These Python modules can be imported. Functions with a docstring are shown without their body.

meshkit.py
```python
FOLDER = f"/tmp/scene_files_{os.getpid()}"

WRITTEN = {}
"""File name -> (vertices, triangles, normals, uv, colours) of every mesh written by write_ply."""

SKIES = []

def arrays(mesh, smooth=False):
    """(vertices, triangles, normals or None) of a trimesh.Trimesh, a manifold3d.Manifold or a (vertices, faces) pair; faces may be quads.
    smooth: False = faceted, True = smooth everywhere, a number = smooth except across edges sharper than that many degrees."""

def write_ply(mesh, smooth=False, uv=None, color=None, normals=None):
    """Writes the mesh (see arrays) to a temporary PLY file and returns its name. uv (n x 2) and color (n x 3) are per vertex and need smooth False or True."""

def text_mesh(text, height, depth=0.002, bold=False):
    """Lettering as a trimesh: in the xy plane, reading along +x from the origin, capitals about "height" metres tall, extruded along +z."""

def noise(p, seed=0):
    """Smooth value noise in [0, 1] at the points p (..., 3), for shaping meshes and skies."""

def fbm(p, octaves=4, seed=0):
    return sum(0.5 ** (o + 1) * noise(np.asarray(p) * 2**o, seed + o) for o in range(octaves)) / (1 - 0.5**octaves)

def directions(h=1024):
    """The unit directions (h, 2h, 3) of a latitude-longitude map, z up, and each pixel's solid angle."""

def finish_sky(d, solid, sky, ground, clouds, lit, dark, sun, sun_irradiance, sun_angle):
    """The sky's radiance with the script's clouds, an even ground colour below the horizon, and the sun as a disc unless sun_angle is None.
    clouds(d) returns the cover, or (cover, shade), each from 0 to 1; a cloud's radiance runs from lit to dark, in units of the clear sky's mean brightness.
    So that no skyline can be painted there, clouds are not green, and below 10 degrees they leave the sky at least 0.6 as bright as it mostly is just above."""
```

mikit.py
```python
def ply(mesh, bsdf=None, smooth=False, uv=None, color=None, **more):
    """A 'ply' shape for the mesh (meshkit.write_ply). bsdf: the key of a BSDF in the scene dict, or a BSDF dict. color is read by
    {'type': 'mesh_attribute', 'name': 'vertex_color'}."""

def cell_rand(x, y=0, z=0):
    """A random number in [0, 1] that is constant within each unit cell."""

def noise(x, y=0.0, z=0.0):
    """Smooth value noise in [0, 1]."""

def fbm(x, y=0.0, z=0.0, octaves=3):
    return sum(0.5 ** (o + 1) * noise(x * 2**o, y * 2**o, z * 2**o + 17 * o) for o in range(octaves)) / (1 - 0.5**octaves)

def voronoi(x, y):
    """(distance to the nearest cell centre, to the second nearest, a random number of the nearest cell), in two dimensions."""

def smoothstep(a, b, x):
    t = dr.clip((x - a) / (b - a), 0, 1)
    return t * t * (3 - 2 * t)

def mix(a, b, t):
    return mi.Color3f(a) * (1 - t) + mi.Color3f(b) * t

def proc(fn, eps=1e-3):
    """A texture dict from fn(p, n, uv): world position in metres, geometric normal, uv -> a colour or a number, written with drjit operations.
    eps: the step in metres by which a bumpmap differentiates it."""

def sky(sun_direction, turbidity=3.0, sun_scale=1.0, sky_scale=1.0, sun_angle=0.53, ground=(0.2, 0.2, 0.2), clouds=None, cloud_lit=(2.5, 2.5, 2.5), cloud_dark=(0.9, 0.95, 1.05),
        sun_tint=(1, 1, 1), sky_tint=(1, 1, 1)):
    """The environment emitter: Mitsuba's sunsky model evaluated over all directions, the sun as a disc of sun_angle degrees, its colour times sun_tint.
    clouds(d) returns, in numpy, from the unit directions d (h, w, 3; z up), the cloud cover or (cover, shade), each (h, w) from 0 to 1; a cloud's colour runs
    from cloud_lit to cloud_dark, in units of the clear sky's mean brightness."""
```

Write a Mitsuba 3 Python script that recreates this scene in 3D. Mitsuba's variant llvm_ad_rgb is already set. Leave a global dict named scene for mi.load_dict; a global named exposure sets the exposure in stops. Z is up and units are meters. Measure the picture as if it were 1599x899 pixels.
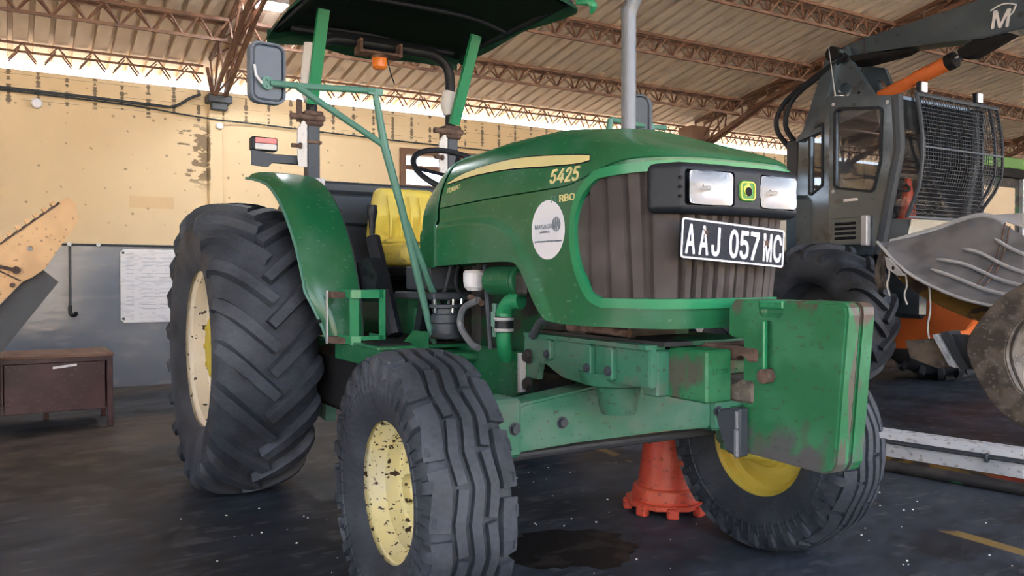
import math, random
import numpy as np, trimesh, shapely, manifold3d as m3
import mitsuba as mi, drjit as dr
from shapely.geometry import Polygon, Point
from shapely import affinity
import mikit, meshkit
from mikit import noise, fbm, smoothstep, mix, cell_rand, proc

rnd = random.Random(7)
T = mi.ScalarTransform4f
scene, labels = {}, {}

# ------------------------------------------------------------------ camera, sky, exposure
F_PX, CAM, YAW, PITCH = 1290.0, (2.32, -1.825, 1.08), math.radians(31.3), math.radians(-0.866)
fwd = (-math.cos(YAW) * math.cos(PITCH), math.sin(YAW) * math.cos(PITCH), math.sin(PITCH))
scene['camera'] = {'type': 'perspective', 'fov': 2 * math.degrees(math.atan(799.5 / F_PX)), 'fov_axis': 'x', 'near_clip': 0.05, 'far_clip': 500.0,
                   'to_world': T().look_at(origin=list(CAM), target=[CAM[i] + fwd[i] for i in range(3)], up=[0, 0, 1])}
scene['sky'] = mikit.sky((-0.45, -0.35, 0.8), turbidity=4.0, sun_scale=1.0, sky_scale=1.0, ground=(0.30, 0.27, 0.23), sky_tint=(0.92, 1.0, 1.10), clouds=lambda d: 0.35 + 0.5 * meshkit.fbm(d * 3.0, 3, 5), cloud_lit=(2.1, 2.25, 2.5))
exposure = 4.3

# ------------------------------------------------------------------ materials
def rgb(c): return {'type': 'rgb', 'value': list(c)}
def mat(name, color, rough=0.5, metal=0.0, spec=0.5, coat=0.0, bump=None, bscale=0.002, beps=1e-3, **kw):
    col = rgb(color) if isinstance(color, (tuple, list)) else proc(color)
    b = {'type': 'principled', 'base_color': col, 'roughness': rough if isinstance(rough, (int, float)) else proc(rough), 'metallic': metal, 'specular': spec, **kw}
    if coat: b |= {'clearcoat': coat, 'clearcoat_gloss': 0.9}
    if bump is not None: b = {'type': 'bumpmap', 'tex': proc(bump, beps), 'scale': bscale, 'bsdf': b}
    scene[name] = {'type': 'twosided', 'bsdf': b}
    return name

def spots(p, scale, lo, hi, seed=0.0):
    return smoothstep(lo, hi, fbm(p.x * scale + seed, p.y * scale + seed * 2, p.z * scale, 3))

def c_green(p, n, uv):
    d = spots(p, 6.0, 0.45, 0.8)
    c = mix((0.012, 0.118, 0.046), (0.036, 0.142, 0.078), d)
    return mix(c, (0.16, 0.24, 0.17), 0.35 * spots(p, 60.0, 0.68, 0.8, 3.0))
def c_cast(p, n, uv):
    d = spots(p, 9.0, 0.4, 0.7)
    c = mix((0.034, 0.165, 0.098), (0.078, 0.180, 0.128), d)
    c = mix(c, (0.13, 0.12, 0.095), 0.45 * spots(p, 11.0, 0.58, 0.72, 5.0))
    return mix(c, (0.075, 0.05, 0.04), 0.6 * spots(p, 70.0, 0.70, 0.75, 1.0))
def c_weight(p, n, uv):
    d = spots(p, 8.0, 0.4, 0.7)
    c = mix((0.015, 0.135, 0.050), (0.034, 0.180, 0.082), d)
    streak = fbm(p.x * 11.0, p.y * 30.0, p.z * 5.0, 3)
    c = mix(c, (0.090, 0.075, 0.062), 0.9 * smoothstep(0.60, 0.68, streak))
    # bare, rusted top corners and the rubbed lower edge
    g = fbm(p.x * 16.0, p.y * 16.0, p.z * 9.0, 3)
    c = mix(c, (0.085, 0.060, 0.048), smoothstep(0.50, 0.62, g + 1.6 * (p.z - 1.0)) * smoothstep(0.93, 0.97, p.z))
    c = mix(c, (0.090, 0.088, 0.090), smoothstep(0.42, 0.60, g + 2.0 * (0.62 - p.z)) * smoothstep(0.70, 0.62, p.z))
    return mix(c, (0.06, 0.03, 0.022), 0.45 * spots(p, 85.0, 0.70, 0.75, 2.0))
def c_rubber(p, n, uv):
    d = spots(p, 5.0, 0.3, 0.75)
    return mix((0.022, 0.028, 0.037), (0.052, 0.062, 0.078), d) * (0.85 + 0.3 * noise(p.x * 90, p.y * 90, p.z * 90))
def c_rimy(p, n, uv):
    c = mix((0.66, 0.58, 0.28), (0.60, 0.55, 0.34), spots(p, 7.0, 0.4, 0.7))
    c = mix(c, (0.06, 0.032, 0.02), spots(p, 110.0, 0.70, 0.74, 9.0))
    return mix(c, (0.035, 0.018, 0.012), spots(p, 44.0, 0.665, 0.70, 4.0))
def c_rimc(p, n, uv):
    c = mix((0.70, 0.62, 0.47), (0.62, 0.55, 0.42), spots(p, 4.0, 0.4, 0.7))
    return mix(c, (0.05, 0.035, 0.03), spots(p, 40.0, 0.70, 0.74, 4.0))
def c_floor(p, n, uv):
    a = fbm(p.x * 0.5 + 0.2 * p.y, p.y * 0.9, 0.0, 4)
    c = mix((0.017, 0.024, 0.034), (0.038, 0.048, 0.062), smoothstep(0.3, 0.75, a))
    c = mix(c, (0.085, 0.066, 0.052), 0.8 * smoothstep(0.5, 0.72, fbm(p.x * 0.8 + 9.0, p.y * 0.6, 0.0, 3)) * smoothstep(-1.5, -3.5, p.x))
    f = fbm(p.x * 9.0 + 3.0 * p.y, p.y * 4.0 - p.x * 2.0, 3.0, 4)
    c = c * (0.55 + 0.9 * f)
    c = mix(c, (0.11, 0.112, 0.118), 0.30 * smoothstep(0.60, 0.80, fbm(p.x * 22.0, p.y * 9.0, 1.0, 4)))
    c = mix(c, (0.014, 0.014, 0.015), 0.6 * smoothstep(0.56, 0.74, fbm(p.x * 2.3 + 5.0, p.y * 2.3, 7.0, 5)))
    # painted bay line, mostly worn off
    wob = p.y - 1.57 - 0.05 * (fbm(p.x * 3.0, 1.0, 2.0, 2) - 0.5) + 0.02 * p.x
    line = smoothstep(0.045, 0.03, dr.abs(wob)) * smoothstep(0.46, 0.56, fbm(p.x * 5.0, p.y * 5.0, 4.0, 3))
    line = line * smoothstep(0.1, 0.4, p.x)
    wob2 = p.y - 1.29 + 0.10 * (p.x + 1.6)
    line2 = smoothstep(0.04, 0.03, dr.abs(wob2)) * smoothstep(0.48, 0.6, fbm(p.x * 6.0, p.y * 6.0, 9.0, 3)) * smoothstep(-0.9, -1.2, p.x)
    return mix(c, (0.26, 0.17, 0.05), 0.75 * dr.maximum(line, 0.6 * line2))
def b_floor(p, n, uv):
    return fbm(p.x * 14.0, p.y * 14.0, 0.0, 4)
def r_floor(p, n, uv):
    return 0.42 + 0.35 * fbm(p.x * 2.0, p.y * 2.0, 5.0, 3)
def c_wall(p, n, uv):
    c = mix((0.64, 0.485, 0.275), (0.70, 0.555, 0.345), smoothstep(0.3, 0.7, fbm(p.y * 0.6, p.z * 0.8, 2.0, 3)))
    # small patched holes
    cy, cz = dr.floor(p.y * 5.5), dr.floor(p.z * 5.5)
    hx = p.y * 5.5 - cy - 0.2 - 0.6 * cell_rand(cy, cz, 1); hz = p.z * 5.5 - cz - 0.2 - 0.6 * cell_rand(cy, cz, 2)
    r = dr.sqrt(dr.square(hx) + dr.square(hz)) + 0.08 * (noise(p.y * 70, p.z * 70, 1) - 0.5)
    hole = smoothstep(0.095, 0.03, r + 0.06 * cell_rand(cy, cz, 3)) * dr.select(cell_rand(cy, cz, 4) > 0.35, 1.0, 0.0)
    c = mix(c, (0.28, 0.19, 0.09), 0.8 * hole * smoothstep(1.5, 1.6, p.z))
    # rows of dark holes left along the block joints near the top
    u = p.y / 0.235 + 0.25
    col = dr.abs(u - dr.floor(u) - 0.5) + 0.07 * (noise(p.z * 90, dr.floor(u), 3) - 0.5)
    dots = smoothstep(0.085, 0.045, col) * smoothstep(0.30, 0.45, noise(p.z * 52.0, dr.floor(u) * 3.7, 0.0)) * smoothstep(2.66, 2.70, p.z + 0.06 * cell_rand(dr.floor(u), 5, 5))
    c = mix(c, (0.10, 0.07, 0.045), 0.85 * dots)
    jz = (p.z - 2.69) / 0.115
    jl = dr.abs(jz - dr.floor(jz) - 0.5)
    joint = smoothstep(0.47, 0.49, jl) * smoothstep(2.64, 2.66, p.z) * smoothstep(0.45, 0.62, noise(p.y * 5.0, dr.floor(jz + 0.5) * 7.0, 1.0))
    c = mix(c, (0.25, 0.18, 0.10), 0.7 * joint)
    tape = smoothstep(0.005, 0.0, dr.abs(p.y + 0.62) - 0.205) * smoothstep(0.006, 0.0, dr.abs(p.z - 1.80) - 0.055)
    c = mix(c, (0.60, 0.42, 0.21), 0.55 * tape)
    # splashes of dirt beside the pilaster
    sp = smoothstep(0.30, 0.40, fbm(p.y * 14.0, p.z * 30.0, 3.0, 4) - 1.5 * dr.abs(p.y + 0.09)) * dr.select(p.y < -0.075, 1.0, 0.0) * smoothstep(1.9, 2.1, p.z) * smoothstep(2.7, 2.5, p.z)
    return mix(c, (0.18, 0.12, 0.06), 0.9 * sp)
def c_dado(p, n, uv):
    c = mix((0.110, 0.140, 0.180), (0.150, 0.178, 0.215), smoothstep(0.3, 0.7, fbm(p.y * 1.2, p.z * 3.0, 4.0, 4)))
    return mix(c, (0.22, 0.22, 0.23), 0.3 * smoothstep(0.6, 0.75, fbm(p.y * 5.0, p.z * 16.0, 1.0, 3)))
def b_dado(p, n, uv): return fbm(p.y * 6.0, p.z * 16.0, 2.0, 3)
def c_roof(p, n, uv):
    c = mix((0.60, 0.50, 0.40), (0.66, 0.56, 0.455), smoothstep(0.3, 0.7, fbm(p.x * 0.7, p.y * 0.7, 0.0, 3)))
    return mix(c, (0.33, 0.24, 0.17), 0.3 * smoothstep(0.62, 0.75, fbm(p.x * 2.0, p.y * 5.0, 8.0, 3)))
def c_steel(p, n, uv):
    return mix((0.14, 0.070, 0.045), (0.20, 0.105, 0.065), spots(p, 8.0, 0.4, 0.7))
def c_grille(p, n, uv):
    w = dr.sin(p.z * 900.0) * dr.sin((p.x + p.y) * 900.0)
    c = mix((0.058, 0.048, 0.045), (0.095, 0.080, 0.076), spots(p, 7.0, 0.35, 0.7))
    return c * (0.9 + 0.2 * w)
def c_desk(p, n, uv):
    c = mix((0.040, 0.016, 0.023), (0.060, 0.024, 0.031), spots(p, 5.0, 0.4, 0.7))
    return mix(c, (0.16, 0.10, 0.08), 0.25 * spots(p, 60.0, 0.66, 0.78, 2.0))
def c_desktop(p, n, uv):
    return mix((0.12, 0.060, 0.045), (0.21, 0.12, 0.085), fbm(p.x * 4.0, p.y * 14.0, 1.0, 3))
def c_loader(p, n, uv):
    c = mix((0.72, 0.46, 0.22), (0.62, 0.38, 0.18), spots(p, 5.0, 0.4, 0.7))
    return mix(c, (0.20, 0.075, 0.025), 0.5 * spots(p, 40.0, 0.72, 0.77, 1.0))
def c_rust(p, n, uv):
    return mix((0.075, 0.046, 0.036), (0.14, 0.088, 0.066), spots(p, 26.0, 0.4, 0.65))
def c_cone(p, n, uv):
    c = mix((0.60, 0.075, 0.040), (0.66, 0.115, 0.055), spots(p, 8.0, 0.4, 0.7))
    return mix(c, (0.10, 0.03, 0.025), 0.45 * spots(p, 60.0, 0.62, 0.74, 4.0))
def c_harv(p, n, uv):
    c = mix((0.052, 0.078, 0.098), (0.070, 0.098, 0.120), spots(p, 3.0, 0.4, 0.7))
    return mix(c, (0.035, 0.033, 0.033), 0.6 * spots(p, 9.0, 0.66, 0.74, 4.0))
def c_alu(p, n, uv):
    return mix((0.30, 0.31, 0.33), (0.19, 0.20, 0.215), spots(p, 5.0, 0.35, 0.7))
def c_claw(p, n, uv):
    c = mix((0.065, 0.055, 0.045), (0.15, 0.125, 0.10), spots(p, 10.0, 0.35, 0.7))
    return mix(c, (0.22, 0.205, 0.19), 0.5 * spots(p, 45.0, 0.60, 0.75, 6.0))
def c_beam(p, n, uv):
    c = mix((0.50, 0.53, 0.56), (0.40, 0.43, 0.46), spots(p, 5.0, 0.4, 0.7))
    return mix(c, (0.13, 0.12, 0.11), 0.5 * spots(p, 40.0, 0.60, 0.72, 3.0))
def c_timber(p, n, uv):
    c = mix((0.16, 0.09, 0.02), (0.20, 0.03, 0.015), smoothstep(-0.15, 0.1, p.x + 0.3 * (fbm(p.x * 9, p.y * 9, p.z * 9, 2) - 0.5)))
    return mix(c, (0.04, 0.03, 0.025), spots(p, 12.0, 0.5, 0.65))
def c_seat(p, n, uv):
    c = mix((0.80, 0.66, 0.11), (0.72, 0.60, 0.16), spots(p, 6.0, 0.4, 0.7))
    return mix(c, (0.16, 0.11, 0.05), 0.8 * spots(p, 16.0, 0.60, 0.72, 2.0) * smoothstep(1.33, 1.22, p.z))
def c_engine(p, n, uv):
    c = mix((0.020, 0.020, 0.021), (0.045, 0.042, 0.038), spots(p, 8.0, 0.35, 0.7))
    return mix(c, (0.012, 0.085, 0.035), spots(p, 4.5, 0.52, 0.58, 7.0))
def c_stain(p, n, uv):
    return mix((0.006, 0.006, 0.007), (0.02, 0.018, 0.016), spots(p, 12.0, 0.5, 0.7))

mat('paint_green', c_green, 0.28, coat=0.5)
mat('paint_cast', c_cast, 0.55)
mat('paint_weight', c_weight, 0.45)
mat('paint_frame', c_green, 0.45)
mat('paint_bright', (0.020, 0.23, 0.095), 0.3, coat=0.4)
mat('paint_arm', (0.075, 0.20, 0.15), 0.38)
mat('rubber', c_rubber, 0.62, bump=lambda p, n, uv: fbm(p.x * 60, p.y * 60, p.z * 60, 2), bscale=0.0015)
mat('rim_yellow', c_rimy, 0.42)
mat('rim_yellow_deep', (0.56, 0.43, 0.07), 0.42)
mat('rim_cream', c_rimc, 0.45)
mat('hub_yellow', (0.52, 0.42, 0.06), 0.45)
mat('black_plastic', (0.011, 0.014, 0.019), 0.45, spec=0.35)
mat('black_matte', (0.008, 0.008, 0.009), 0.75, spec=0.3)
mat('dark_steel', (0.050, 0.060, 0.072), 0.45, 0.1, spec=0.4)
mat('lamp_silver', (0.42, 0.44, 0.47), 0.5, 0.8)
mat('pipe_grey', (0.185, 0.198, 0.215), 0.42, 0.25)
mat('steel_light', (0.50, 0.51, 0.52), 0.4, 0.3)
mat('chrome', (0.75, 0.76, 0.78), 0.18, 1.0)
mat('engine_dirty', c_engine, 0.6)
mat('grille', c_grille, 0.75)
mat('white_paint', (0.72, 0.74, 0.80), 0.35)
mat('print_grey', (0.16, 0.20, 0.24), 0.5)
mat('print_faint', (0.50, 0.53, 0.57), 0.4)
mat('decal_yellow', (0.68, 0.61, 0.29), 0.35)
mat('plate_black', (0.006, 0.010, 0.020), 0.5, spec=0.25)
mat('badge_green', (0.05, 0.22, 0.03), 0.35)
mat('badge_yellow', (0.55, 0.52, 0.05), 0.35)
mat('canopy_cloth', (0.010, 0.050, 0.028), 0.7, spec=0.2)
mat('canopy_liner', (0.006, 0.014, 0.010), 0.85, spec=0.15)
mat('foam_white', (0.66, 0.65, 0.63), 0.7)
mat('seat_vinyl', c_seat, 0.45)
mat('amber', (0.75, 0.20, 0.02), 0.2, coat=0.5)
mat('red_lens', (0.60, 0.17, 0.15), 0.25, coat=0.5)
mat('filter_white', (0.74, 0.75, 0.78), 0.3)
mat('floor_mat', c_floor, r_floor, spec=0.35, bump=b_floor, bscale=0.012)
mat('wall_paint', c_wall, 0.6)
mat('dado_paint', c_dado, 0.22, spec=0.9, coat=1.0, bump=b_dado, bscale=0.0016)
mat('roof_sheet', c_roof, 0.5)
mat('roof_steel', c_steel, 0.6)
mat('window_frame', (0.16, 0.085, 0.05), 0.6)
mat('desk_paint', c_desk, 0.4)
mat('desk_top', c_desktop, 0.5)
mat('loader_paint', c_loader, 0.5)
mat('rust', c_rust, 0.8)
mat('cone_plastic', c_cone, 0.45)
mat('harvester_grey', c_harv, 0.12, 0.2, spec=0.8, coat=1.0)
mat('orange_paint', (0.62, 0.15, 0.035), 0.45)
mat('alu_sheet', c_alu, 0.35, 0.5)
mat('claw_steel', c_claw, 0.6)
mat('beam_paint', c_beam, 0.5)
mat('timber', c_timber, 0.6)
mat('oil', c_stain, 0.55, spec=0.3)
mat('ground_sand', (0.36, 0.325, 0.27), 0.9)
mat('wall_plain', (0.62, 0.50, 0.34), 0.7)
mat('paper', lambda p, n, uv: mix((0.74, 0.75, 0.78), (0.60, 0.62, 0.66), 0.7 * smoothstep(0.55, 0.7, noise(p.y * 26.0, p.z * 60.0, 2.0))), 0.28)
mat('mirror_shell', (0.10, 0.125, 0.155), 0.45)
mat('green_roof', (0.10, 0.24, 0.06), 0.5)
scene['glass_pane'] = {'type': 'thindielectric', 'int_ior': 1.5}
scene['lens_frost'] = {'type': 'thindielectric', 'int_ior': 1.25}
scene['dark_glass'] = {'type': 'twosided', 'bsdf': {'type': 'principled', 'base_color': rgb((0.012, 0.013, 0.014)), 'roughness': 0.04, 'specular': 0.7}}

# ------------------------------------------------------------------ mesh helpers
def merged(v, f):
    m = trimesh.Trimesh(np.asarray(v, float), np.asarray(f, int), process=False)
    m.merge_vertices(digits_vertex=6); m.update_faces(m.nondegenerate_faces()); m.remove_unreferenced_vertices()
    return m
def cat(*ms):
    ms = [m for x in ms for m in (x if isinstance(x, (list, tuple)) else [x])]
    return trimesh.util.concatenate(ms)
def box(x0, x1, y0, y1, z0, z1, b=0.0):
    lo, hi = np.minimum((x0, y0, z0), (x1, y1, z1)), np.maximum((x0, y0, z0), (x1, y1, z1))
    b = min(b, 0.45 * (hi - lo).min())
    if b <= 0:
        return trimesh.creation.box(bounds=[lo, hi])
    pts = []
    for s in np.ndindex(2, 2, 2):
        c = np.where(np.array(s) == 1, hi, lo); d = np.where(np.array(s) == 1, -1, 1) * b
        for k in range(3):
            q = c + d; q[k] = c[k]; pts.append(q)
    return trimesh.convex.convex_hull(np.array(pts))
def hull(pts): return trimesh.convex.convex_hull(np.array(pts, float))
def smooth_path(pts, n=8):
    p = np.array(pts, float); q = np.vstack([2 * p[0] - p[1], p, 2 * p[-1] - p[-2]]); out = []
    for i in range(1, len(q) - 2):
        for t in np.linspace(0, 1, n, endpoint=False):
            a, b, c, d = q[i - 1], q[i], q[i + 1], q[i + 2]
            out.append(0.5 * (2 * b + (c - a) * t + (2 * a - 5 * b + 4 * c - d) * t * t + (3 * b - a - 3 * c + d) * t ** 3))
    return np.array(out + [p[-1]])
def tube(path, r, n=10, smooth=0):
    p = smooth_path(path, smooth) if smooth else np.array(path, float)
    r = np.broadcast_to(r, len(p)) if np.ndim(r) == 0 or len(np.atleast_1d(r)) == len(p) else np.interp(np.linspace(0, 1, len(p)), np.linspace(0, 1, len(r)), r)
    t = np.gradient(p, axis=0); t /= np.linalg.norm(t, axis=1, keepdims=True) + 1e-12
    u = np.cross(t[0], [0, 0, 1] if abs(t[0][2]) < 0.9 else [1, 0, 0]); u /= np.linalg.norm(u)
    rings = []
    for i in range(len(p)):
        u = u - t[i] * (u @ t[i]); u /= np.linalg.norm(u); w = np.cross(t[i], u)
        a = np.arange(n) * 2 * np.pi / n
        rings.append(p[i] + r[i] * (np.cos(a)[:, None] * u + np.sin(a)[:, None] * w))
    v = np.vstack(rings + [p[:1], p[-1:]]); f = []
    for i in range(len(p) - 1):
        for k in range(n):
            a, b = i * n + k, i * n + (k + 1) % n
            f += [[a, b, b + n], [a, b + n, a + n]]
    for k in range(n):
        f += [[len(v) - 2, (k + 1) % n, k], [len(v) - 1, (len(p) - 1) * n + k, (len(p) - 1) * n + (k + 1) % n]]
    return trimesh.Trimesh(v, f, process=False)
def bar(a, b, w, h=None, up=(0, 0, 1)):
    """A straight bar of rectangular section between two points."""
    a, b = np.array(a, float), np.array(b, float); t = b - a; L = np.linalg.norm(t); t /= L
    u = np.cross(t, up); u = u / np.linalg.norm(u) if np.linalg.norm(u) > 1e-6 else np.array([1.0, 0, 0]); v = np.cross(u, t)
    m = trimesh.creation.box(extents=[w, h or w, L]); M = np.eye(4); M[:3, 0], M[:3, 1], M[:3, 2], M[:3, 3] = u, np.cross(t, u), t, (a + b) / 2
    m.apply_transform(M); return m
def lathe(prof, axis='y', c=(0, 0, 0), n=40, closed=False):
    """Profile of (radius, height) turned about an axis through c."""
    p = np.array(prof, float); a = np.arange(n) * 2 * np.pi / n
    v = np.stack([np.outer(np.cos(a), p[:, 0]), np.outer(np.sin(a), p[:, 0]), np.tile(p[:, 1], (n, 1))], -1)
    m = len(p); f = []
    for i in range(n):
        for k in range(m if closed else m - 1):
            q, w = (i * m + k, i * m + (k + 1) % m), (((i + 1) % n) * m + k, ((i + 1) % n) * m + (k + 1) % m)
            f += [[q[0], w[0], w[1]], [q[0], w[1], q[1]]]
    v = v.reshape(-1, 3)
    v = {'z': v, 'y': v[:, [0, 2, 1]] * [1, 1, -1], 'x': v[:, [2, 0, 1]]}[axis]
    return merged(v + np.array(c, float), f)
def prism(pts, axis, a0, a1, b=0.0):
    """Polygon (in the two other axes, in xyz order) extruded along axis between a0 and a1, edges chamfered by b."""
    poly = pts if hasattr(pts, 'exterior') else Polygon(pts)
    if not poly.is_valid: poly = poly.buffer(0)
    h = abs(a1 - a0)
    if b > 0:
        cs = m3.CrossSection([np.array(r.coords)[:-1] for r in [poly.exterior, *poly.interiors]], m3.FillRule.EvenOdd)
        inn = cs.offset(-b, m3.JoinType.Miter)
        if not poly.interiors and poly.convex_hull.area < poly.area * 1.002:
            a, c = np.array(poly.exterior.coords)[:-1], np.vstack(inn.to_polygons())
            m = trimesh.convex.convex_hull(np.vstack([np.c_[a, 0 * a[:, 0] + z] for z in (b, h - b)] + [np.c_[c, 0 * c[:, 0] + z] for z in (0, h)]))
        else:
            mm = (cs.extrude(h - 2 * b).translate((0, 0, b)) + inn.extrude(h)).to_mesh(); m = trimesh.Trimesh(mm.vert_properties[:, :3], mm.tri_verts)
    else:
        m = trimesh.creation.extrude_polygon(poly, h, engine='earcut')
    v = np.array(m.vertices); lo = min(a0, a1)
    out = {'z': np.c_[v[:, 0], v[:, 1], v[:, 2] + lo], 'y': np.c_[v[:, 0], v[:, 2] + lo, v[:, 1]], 'x': np.c_[v[:, 2] + lo, v[:, 0], v[:, 1]]}[axis]
    f = np.array(m.faces)
    return trimesh.Trimesh(out, f[:, ::-1] if axis == 'y' else f, process=False)
def rrect(x0, x1, y0, y1, r): return Polygon([(x0 + r, y0 + r), (x1 - r, y0 + r), (x1 - r, y1 - r), (x0 + r, y1 - r)]).buffer(r, quad_segs=4)
def move(m, loc=(0, 0, 0), rz=0, rx=0, ry=0):
    m = m.copy()
    for a, ax in ((rx, [1, 0, 0]), (ry, [0, 1, 0]), (rz, [0, 0, 1])):
        if a: m.apply_transform(trimesh.transformations.rotation_matrix(math.radians(a), ax))
    m.apply_translation(loc); return m
def flip_y(m):
    m = m.copy(); m.vertices = m.vertices * [1, -1, 1]; m.faces = np.array(m.faces)[:, ::-1]; return m
def to_m3(m): 
    m = merged(m.vertices, m.faces)
    return m3.Manifold(m3.Mesh(np.array(m.vertices, np.float32), np.array(m.faces, np.uint32)))
def from_m3(m):
    q = m.to_mesh(); return trimesh.Trimesh(q.vert_properties[:, :3], q.tri_verts, process=False)
def cut(a, *bs):
    A = to_m3(a)
    for b in bs: A = A - to_m3(b)
    return from_m3(A)
def flat_mesh(poly, du, dv):
    """The polygon as triangles no larger than a du x dv grid."""
    x0, y0, x1, y1 = poly.bounds; nx, ny = max(1, math.ceil((x1 - x0) / du)), max(1, math.ceil((y1 - y0) / dv))
    gx, gy = np.linspace(x0, x1, nx + 1), np.linspace(y0, y1, ny + 1); V, Fc = [], []
    shapely.prepare(poly)
    X, Y = np.meshgrid(range(nx), range(ny), indexing='ij'); X, Y = X.ravel(), Y.ravel()
    cells = shapely.box(gx[X], gy[Y], gx[X + 1], gy[Y + 1])
    inside, touch = shapely.contains_properly(poly, cells), shapely.intersects(poly, cells)
    def put(pts, tris):
        k = len(V); V.extend(pts); Fc.extend([[k + a for a in t] for t in tris])
    for k in np.nonzero(touch)[0]:
        if inside[k]:
            i, j = X[k], Y[k]
            put([(gx[i], gy[j]), (gx[i + 1], gy[j]), (gx[i + 1], gy[j + 1]), (gx[i], gy[j + 1])], [[0, 1, 2], [0, 2, 3]])
        else:
            g = shapely.intersection(poly, cells[k])
            for q in getattr(g, 'geoms', [g]):
                if q.geom_type == 'Polygon' and q.area > 1e-9:
                    v, f = trimesh.creation.triangulate_polygon(q, engine='earcut'); 
                    a = np.array(v); f = np.array(f)
                    s = np.cross(a[f[:, 1]] - a[f[:, 0]], a[f[:, 2]] - a[f[:, 0]]); f[s < 0] = f[s < 0][:, ::-1]
                    put([tuple(w) for w in v], f.tolist())
    V = np.array(V); key = np.round(V, 6); u, inv = np.unique(key, axis=0, return_inverse=True)
    Fc = inv.ravel()[np.array(Fc)]
    ok = (Fc[:, 0] != Fc[:, 1]) & (Fc[:, 1] != Fc[:, 2]) & (Fc[:, 0] != Fc[:, 2])
    return u, Fc[ok]
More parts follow.
